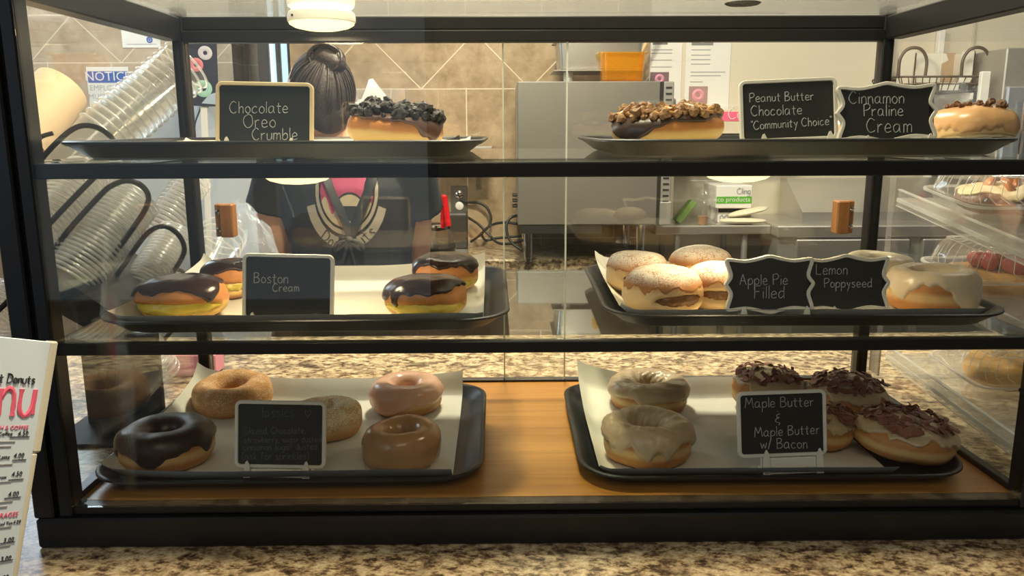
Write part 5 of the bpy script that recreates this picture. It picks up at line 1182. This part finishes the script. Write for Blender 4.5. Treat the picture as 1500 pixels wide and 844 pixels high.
# left alcove: notices, poster, dispenser
t, hx, hz = sheet('blue headed handwashing notice hanging in the alcove at left', (125, 97, 197, 185), 3.0, lines=(), name='handwash_notice')
t.location.y = 3.0
BLU = pm('blue_header_print', (0.04, 0.12, 0.42), 0.5)
m = MB(); m.box((-hx*0.95, -0.0022, hz*0.46), (hx*0.95, -0.0014, hz*0.85)); m.build('blue_header', BLU, t)
text_mesh('NOTICE', hz*0.44, WHITEP, 'CENTER', 0.0003, 'printed_text', t, Matrix.Translation((0, -0.0025, hz*0.53)) @ UP)
for i, s_ in enumerate(('EMPLOYEES', 'MUST WASH', 'HANDS')): text_mesh(s_, hz*0.26, INKG, 'CENTER', 0.0003, 'printed_text', t, Matrix.Translation((0, -0.0018, hz*(0.2-0.3*i))) @ UP)
t2, hx, hz = sheet('white paper with a small blue seal, high in the alcove', (176, 28, 236, 70), 3.1, lines=((0.1, 0.9, 0.88),), name='permit_paper')
m = MB(); m.lathe([(0.008, 0), (0.011, 0.0015), (0.015, 0)], 24, Matrix.Translation((hx*0.45, -0.0025, -hz*0.45)) @ Matrix.Rotation(R_(90), 4, 'X')); m.lathe([(0.001, 0.001), (0.006, 0)], 16, Matrix.Translation((hx*0.45, -0.0025, -hz*0.45)) @ Matrix.Rotation(R_(90), 4, 'X')); m.build('seal', BLU, t2)
# hanging rail that the two papers are fixed to
m = MB(); m.box((-1.95, 3.13, FLZ), (-0.78, 3.299, 1.6)); struct(m.build('wall_partition', TILE_L))
t.location.y = 3.1285; t.location = at(161, 141, y=3.1285); t2.location = at(206, 49, y=3.1285)
p = at(232, 185, y=3.0); 
sd = thing('soap_dispenser', 'blue and grey wall soap dispenser behind the upper tray edge', 'dispenser', (p.x, 3.0, p.z))
m = MB(); m.box((-0.045, -0.0, -0.075), (0.045, 0.128, 0.075), 0.02); m.build('body', pm('grey_blue_plastic', (0.22, 0.32, 0.4), 0.3), sd); m = MB(); m.box((-0.05, -0.01, -0.07), (-0.005, 0.0, 0.03), 0.004); m.build('window', pm('cyan_soap_window', (0.08, 0.4, 0.52), 0.2), sd)
# dark doughnut poster
a, b = at(273, 60, y=2.3), at(318, 136, y=2.3)
ps = thing('doughnut_poster', 'dark poster printed with three pastel doughnuts at upper left', 'poster', ((a.x+b.x)/2, 2.3, (a.z+b.z)/2), (0, R_(2), R_(14))); hx, hz = (b.x-a.x)/2+0.006, (a.z-b.z)/2+0.05
m = MB(); m.box((-hx, -0.004, -hz), (hx, 0.004, hz), 0.001); m.build('panel', pm('dark_navy_panel', (0.035, 0.035, 0.06), 0.3), ps)
for fx_, fz_, r_, c_ in ((-0.35, 0.05, 0.026, (.7, .2, .25)), (0.25, 0.36, 0.026, (.62, .6, .66)), (0.05, -0.55, 0.032, (.35, .62, .5))):
    m = MB(); m.lathe([(r_*0.3, 0), (r_*0.65, 0.0025), (r_, 0)], 24, Matrix.Translation((fx_*hx, -0.0042, fz_*hz)) @ Matrix.Rotation(R_(90), 4, 'X')); m.build('printed_doughnut', pm('pastel_print', c_, 0.5), ps)
m = MB(); m.prism([(-hx*0.1, -hz*0.93), (hx*0.95, -hz*0.95), (hx*0.95, -hz*0.62), (hx*0.4, -hz*0.7)], 0.0006, Matrix.Translation((0, -0.005, 0))); m.build('printed_swash', pm('pale_blue_print', (0.4, 0.5, 0.6), 0.5), ps)
m = MB(); m.box((-0.012, 0.004, -hz-0.9), (0.012, 0.03, hz*0.3), 0.002); m.build('post', WHITE, ps)
a, b = at(272, 136, y=2.5), at(372, 262, y=2.5)
m = MB(); m.box((a.x-0.3, 2.5, FLZ), (dx0-0.002, 2.56, a.z-0.005)); struct(m.build('wall_pony', pm('pale_grey_panel', (0.5, 0.53, 0.56), 0.6)))
m = MB(); m.tube(spl([at(296, 140, y=2.48), at(293, 160, y=2.48), at(286, 180, y=2.48), at(285, 200, y=2.48)], 5), 0.003, 6); o = m.build('power_cable', CORD, None, 60); tag(o, 'thin dark cord hanging below the doughnut poster', 'cord')
o2 = at(300, 150, y=2.49); m = MB(); m.box((-0.012, -0.02, -0.02), (0.012, 0.01, 0.02), 0.003); m.build('plug', BLACKM, o, 35, (o2.x, 2.49, o2.z))

# ================================================================== THE WORKER
pr = thing('person', 'worker in a black printed T-shirt seen from behind, hair in a bun', 'person', (0.1, 1.3, FLZ)); PO = Vector((0.1, 1.3, FLZ))
SKIN = pm('skin', (0.60, 0.34, 0.215), 0.5, 0, 0.06, 20, sss=0.2)
HAIR = pm('dark_hair', (0.045, 0.034, 0.03), 0.55, 0, 0.5, 60, 0.9, 130)
TEE = pm('black_tshirt', (0.016, 0.016, 0.018), 0.8, 0, 0.25, 12, 0.3, 90)
def ell(c, rx, ry, n=24, tz=0.0, tx=0.0):
    return [Vector((c[0]+rx*math.cos(2*math.pi*k/n), c[1]+ry*math.sin(2*math.pi*k/n), c[2]+tz*ry*math.sin(2*math.pi*k/n)+tx*rx*math.cos(2*math.pi*k/n))) for k in range(n)]
def solid(build, name, mt, parent, vox, smooth_it=6):
    mb = MB(); build(mb); me = mb.mesh('tmp', mt, 0); t = bpy.data.objects.new('tmp', me); C.objects.link(t)
    md = t.modifiers.new('r', 'REMESH'); md.mode = 'VOXEL'; md.voxel_size = vox; md.use_smooth_shade = True
    sm = t.modifiers.new('s', 'SMOOTH'); sm.iterations = smooth_it; sm.factor = 0.5
    dg = bpy.context.evaluated_depsgraph_get(); m2 = bpy.data.meshes.new_from_object(t.evaluated_get(dg)); bpy.data.objects.remove(t)
    m2.name = name; m2.materials.clear(); m2.materials.append(mt); m2.polygons.foreach_set('use_smooth', [True]*len(m2.polygons))
    m2.transform(Matrix.Translation(-PO)); return link(name, m2, parent)
SHL, SHR = Vector((-0.085, 1.30, 0.335)), Vector((0.275, 1.30, 0.335))
ELL, ELR = Vector((-0.130, 1.36, 0.115)), Vector((0.262, 1.42, 0.092))
WRL, HNR = Vector((-0.02, 1.60, 0.07)), Vector((0.268, 1.64, 0.225))
HD = Vector((0.022, 1.30, 0.530))
def torso(mb, g=0.0, neck=True, bottom=-0.12):
    S = [(0.10, 1.32, bottom, 0.155, 0.115), (0.10, 1.32, 0.0, 0.145, 0.105), (0.10, 1.32, 0.10, 0.150, 0.105), (0.097, 1.315, 0.20, 0.170, 0.112), (0.095, 1.31, 0.29, 0.180, 0.108), (0.094, 1.308, 0.345, 0.160, 0.090), (0.092, 1.306, 0.378, 0.095, 0.068)]
    if neck: S += [(0.088, 1.305, 0.40, 0.056, 0.056), (0.072, 1.302, 0.45, 0.050, 0.052), (0.058, 1.30, 0.49, 0.05, 0.055)]
    mb.loft([ell(c[:3], c[3]+g, c[4]+g) for c in S])
def hand(mb, wr, d, up, side):
    d = d.normalized(); sd = d.cross(up).normalized()*side; up = sd.cross(d).normalized()*side
    mb.tube([wr-d*0.02, wr+d*0.02, wr+d*0.05, wr+d*0.085], [0.024, 0.028, 0.036, 0.034], 12, None, True, 0.5)
    for k, (o, l) in enumerate(((-0.026, 0.062), (-0.009, 0.072), (0.009, 0.068), (0.026, 0.052))):
        b = wr+d*0.082+sd*o; mb.tube([b-d*0.01, b+d*l*0.4, b+d*l*0.75-up*l*0.28, b+d*l*0.8-up*l*0.62], [0.0095, 0.009, 0.0085, 0.007], 8)
    b = wr+d*0.03+sd*-0.032; mb.tube([b, b+d*0.025-sd*0.022-up*0.012, b+d*0.055-sd*0.022-up*0.03], [0.012, 0.0105, 0.008], 8)
def body(mb):
    torso(mb)
    mb.ball(HD, (0.074, 0.092, 0.108), 12); mb.ball(HD+Vector((-0.02, 0.035, -0.05)), (0.055, 0.06, 0.06), 10)
    fd = Vector((-0.75, 0.66, 0)).normalized(); mb.tube([HD+fd*0.08+Vector((0, 0, 0.01)), HD+fd*0.108+Vector((0, 0, -0.022)), HD+fd*0.088+Vector((0, 0, -0.03))], [0.009, 0.013, 0.012], 8)
    for sg in (-1, 1): sv = Vector((fd.y, -fd.x, 0))*sg; mb.ball(HD+sv*0.076+Vector((0, 0, -0.012)), (0.012, 0.018, 0.03), 8)
    for s_, e_, w_ in ((SHL, ELL, WRL), (SHR, ELR, HNR-Vector((0, 0.05, 0.0)))):
        mb.tube([s_+Vector((0.02 if s_ is SHR else 0.02, 0, 0.005)), s_, s_.lerp(e_, 0.35), s_.lerp(e_, 0.75), e_, e_.lerp(w_, 0.3), e_.lerp(w_, 0.75), w_], [0.05, 0.054, 0.054, 0.050, 0.046, 0.044, 0.032, 0.025], 14)
    hand(mb, WRL, Vector((0.15, 1, -0.15)), Vector((0, 0, 1)), 1); hand(mb, HNR-Vector((0, 0.05, 0)), Vector((0.05, 1, 0.35)), Vector((0.6, 0, 0.8)), -1)
    for sx in (-1, 1):
        x = 0.10+sx*0.078; mb.tube([(x, 1.32, -0.02), (x, 1.315, -0.2), (x+sx*0.005, 1.30, -0.50), (x+sx*0.005, 1.32, -0.60), (x+sx*0.008, 1.33, -0.92), (x+sx*0.008, 1.33, -0.96)], [0.09, 0.088, 0.060, 0.058, 0.040, 0.042], 14)
        mb.tube([(x+sx*0.008, 1.29, -0.962), (x+sx*0.012, 1.38, -0.968), (x+sx*0.016, 1.50, -0.975)], [0.034, 0.036, 0.026], 12)
bo = solid(body, 'body', SKIN, pr, 0.0065, 5)
def shirt(mb):
    torso(mb, 0.014, False, -0.03)
    for s_, e_ in ((SHL, ELL), (SHR, ELR)):
        dd = (e_-s_); sg = -1 if s_ is SHL else 1
        mb.tube([s_+Vector((-sg*0.05, 0, 0.0)), s_+Vector((0, 0, 0.004)), s_+dd*0.35+Vector((sg*0.010, 0, 0)), s_+dd*0.46+Vector((sg*0.012, 0, 0.0))], [0.066, 0.068, 0.069, 0.074], 18)
sh_o = solid(shirt, 'tshirt', TEE, bo, 0.006, 6)
def trousers(mb):
    mb.loft([ell((0.10, 1.32, z), rx, ry) for z, rx, ry in ((-0.02, 0.158, 0.118), (-0.1, 0.172, 0.13), (-0.17, 0.170, 0.125))])
    for sx in (-1, 1):
        x = 0.10+sx*0.080; mb.tube([(x, 1.32, -0.1), (x, 1.315, -0.25), (x+sx*0.005, 1.305, -0.50), (x+sx*0.008, 1.33, -0.93)], [0.1, 0.1, 0.074, 0.062], 16)
solid(trousers, 'trousers', pm('black_trousers', (0.012, 0.012, 0.014), 0.85), bo, 0.008, 4)
def hair(mb):
    mb.ball(HD+Vector((0.026, -0.026, 0.012)), (0.082, 0.092, 0.104), 14); mb.ball(HD+Vector((0.042, -0.045, -0.035)), (0.060, 0.055, 0.065), 12)
    bn = Vector((0.070, 1.24, 0.622)); mb.ball(bn, (0.045, 0.042, 0.034), 10); mb.ball(bn+Vector((0.022, -0.01, -0.012)), (0.03, 0.035, 0.028), 8); mb.ball(bn+Vector((-0.025, 0, -0.01)), (0.03, 0.03, 0.026), 8)
hr_o = solid(hair, 'hair', HAIR, bo, 0.006, 4)
mb = MB(); rg = random.Random(12); hc = HD+Vector((0.026, -0.026, 0.012)); bn = Vector((0.070, 1.235, 0.605))
for i in range(110):
    a = rg.uniform(0, 2*math.pi); sp = rg.uniform(0.9, 1.9); d0 = (bn-hc).normalized(); e1_ = d0.orthogonal().normalized(); e2_ = d0.cross(e1_); pts = []
    for k in range(9):
        q = sp*(1-k/8)+0.12; v_ = d0*math.cos(q)+(e1_*math.cos(a+0.15*k/8)+e2_*math.sin(a+0.15*k/8))*math.sin(q)
        pts.append(hc+Vector((v_.x*0.084, v_.y*0.094, v_.z*0.106))-PO)
    mb.tube(pts, [0.0012]+[0.0024]*7+[0.0014], 5)
for i in range(40):
    a = rg.uniform(0, 6.28); b_ = Vector((0.072, 1.24, 0.622)); rr = rg.uniform(0.022, 0.046); pts = []
    for k in range(10):
        t_ = a+k*0.5; pts.append(b_+Vector((rr*math.cos(t_), -0.012+0.6*rr*math.sin(t_*1.3+i), rr*0.8*math.sin(t_)))-PO)
    mb.tube(spl(pts, 3), 0.0028, 5)
mb.build('hair_strands', HAIR, hr_o, 60)
# conform prints and straps to the shirt
bv = BVHTree.FromPolygons([v.co+PO for v in sh_o.data.vertices], [p.vertices[:] for p in sh_o.data.polygons])
def on_shirt(px, py, off=0.0015):
    d = ray(px, py).normalized(); h = bv.ray_cast(CAM, d)
    if h[0] is None: return None
    return h[0]-d*off
def print_col(px, py):
    rho = math.hypot((px-508)/46.0, (py-280)/64.0)
    n = noise.noise((px*0.09, py*0.09, 3))
    dark = math.hypot((px-512)/21.0, (py-303)/21.0)
    if rho < 0.84:
        if dark < 1.0:
            if dark > 0.86: return 3
            if py < 302 and abs(n) < 0.55: return 1
            return 3
        drip = 298+10*math.sin(px*0.30)+6*math.sin(px*0.13+1)
        if py < drip: return 0
        return 2 if n > 0.42 else 1
    if rho < 0.90: return 3
    if rho < 1.0: return 2
    r2 = math.hypot((px-508)/46.0, (py-285)/62.0); an = math.atan2(py-285, px-508)
    if 0.98 < r2 < 1.42 and 0.35 < an < 2.85 and not (1.35 < an < 1.75): return 2 if (1.30 > r2 > 1.04) else 3
    return None
mb = MB(); stp = 1.0; y_ = 240.0; cache = {}
def pt(i, j):
    if (i, j) not in cache: cache[(i, j)] = on_shirt(450+i*stp, 240+j*stp)
    return cache[(i, j)]
vid = {}
for j in range(int((385-240)/stp)):
    for i in range(int((575-450)/stp)):
        cidx = print_col(450+(i+.5)*stp, 240+(j+.5)*stp)
        if cidx is None: continue
        ks = [(i, j), (i, j+1), (i+1, j+1), (i+1, j)]
        if any(pt(*k) is None for k in ks): continue
        ids = []
        for k in ks:
            if k not in vid: vid[k] = len(mb.v); mb.v.append(tuple(pt(*k)-PO))
            ids.append(vid[k])
        mb.f.append(tuple(ids)); mb.m.append(cidx)
po = mb.build('shirt_print', [pm('pink_shirt_print', (0.34, 0.045, 0.11), 0.7), pm('cream_shirt_print', (0.42, 0.36, 0.25), 0.8, 0, 0.2, 60), pm('grey_shirt_print', (0.33, 0.30, 0.25), 0.8), pm('black_shirt_print', (0.012, 0.012, 0.012), 0.8)], sh_o, 60)
mb = MB()
def shirt_letters(txt, pts):
    st, wd = strokes(txt)
    a, b = Vector(pts[0]), Vector(pts[1]); dirv = (b-a)/wd; nv = Vector((dirv.y, -dirv.x))
    for s_ in st:
        q = [on_shirt(*(a+dirv*x+nv*z*1.0), 0.003) for x, z in s_]
        if all(v is not None for v in q) and len(q) > 1: mb.tube([v-PO for v in q], 0.0016, 5)
shirt_letters('Don', ((468, 350), (492, 366))); shirt_letters('uts', ((530, 362), (552, 343)))
mb.build('shirt_lettering', INK, po, 0)
def strap(pix, wd):
    q = [on_shirt(*p_, 0.004) for p_ in pix]; q = [v-PO for v in q if v is not None]
    m = MB(); m.tube(spl(q, 5), wd, 8, None, True, 0.25) if len(q) > 1 else None
    return m
for pix in ([(462, 228), (478, 258), (492, 290), (506, 322), (514, 344)], [(556, 228), (545, 258), (534, 290), (522, 322), (512, 344)]): strap(pix, 0.0165).build('apron_strap', BLACKM, sh_o, 60)
m = MB(); kn = on_shirt(511, 352, 0.008)-PO; m.ball(kn, (0.014, 0.01, 0.012), 8); m.tube(spl([kn, kn+Vector((-0.03, -0.008, -0.008)), kn+Vector((-0.035, -0.006, -0.03)), kn], 5), 0.006, 8); m.tube(spl([kn, kn+Vector((0.03, -0.008, -0.006)), kn+Vector((0.034, -0.006, -0.028)), kn], 5), 0.006, 8)
m.tube([kn, kn+Vector((-0.015, -0.004, -0.05)), kn+Vector((-0.028, 0, -0.09))], 0.006, 8); m.tube([kn, kn+Vector((0.012, -0.004, -0.05)), kn+Vector((0.02, 0, -0.085))], 0.006, 8); m.build('apron_bow', BLACKM, sh_o, 60)
# steel scoop she holds
m = MB(); hp = Vector((0.275, 1.68, 0.25)); m.tube([hp+Vector((-0.03, 0.03, 0.035)), hp+Vector((0.035, 0.04, 0.045))], [0.03, 0.03], 16, None, True, 0.5); m.tube([hp+Vector((0.02, 0.02, 0.02)), hp+Vector((0.02, -0.03, -0.015))], 0.007, 8)
o = m.build('metal_scoop', CHROME, None, 60); tag(o, 'shiny metal scoop held in the raised right hand', 'scoop')

# lift the pastry parents etc. nothing further
bpy.context.view_layer.update()
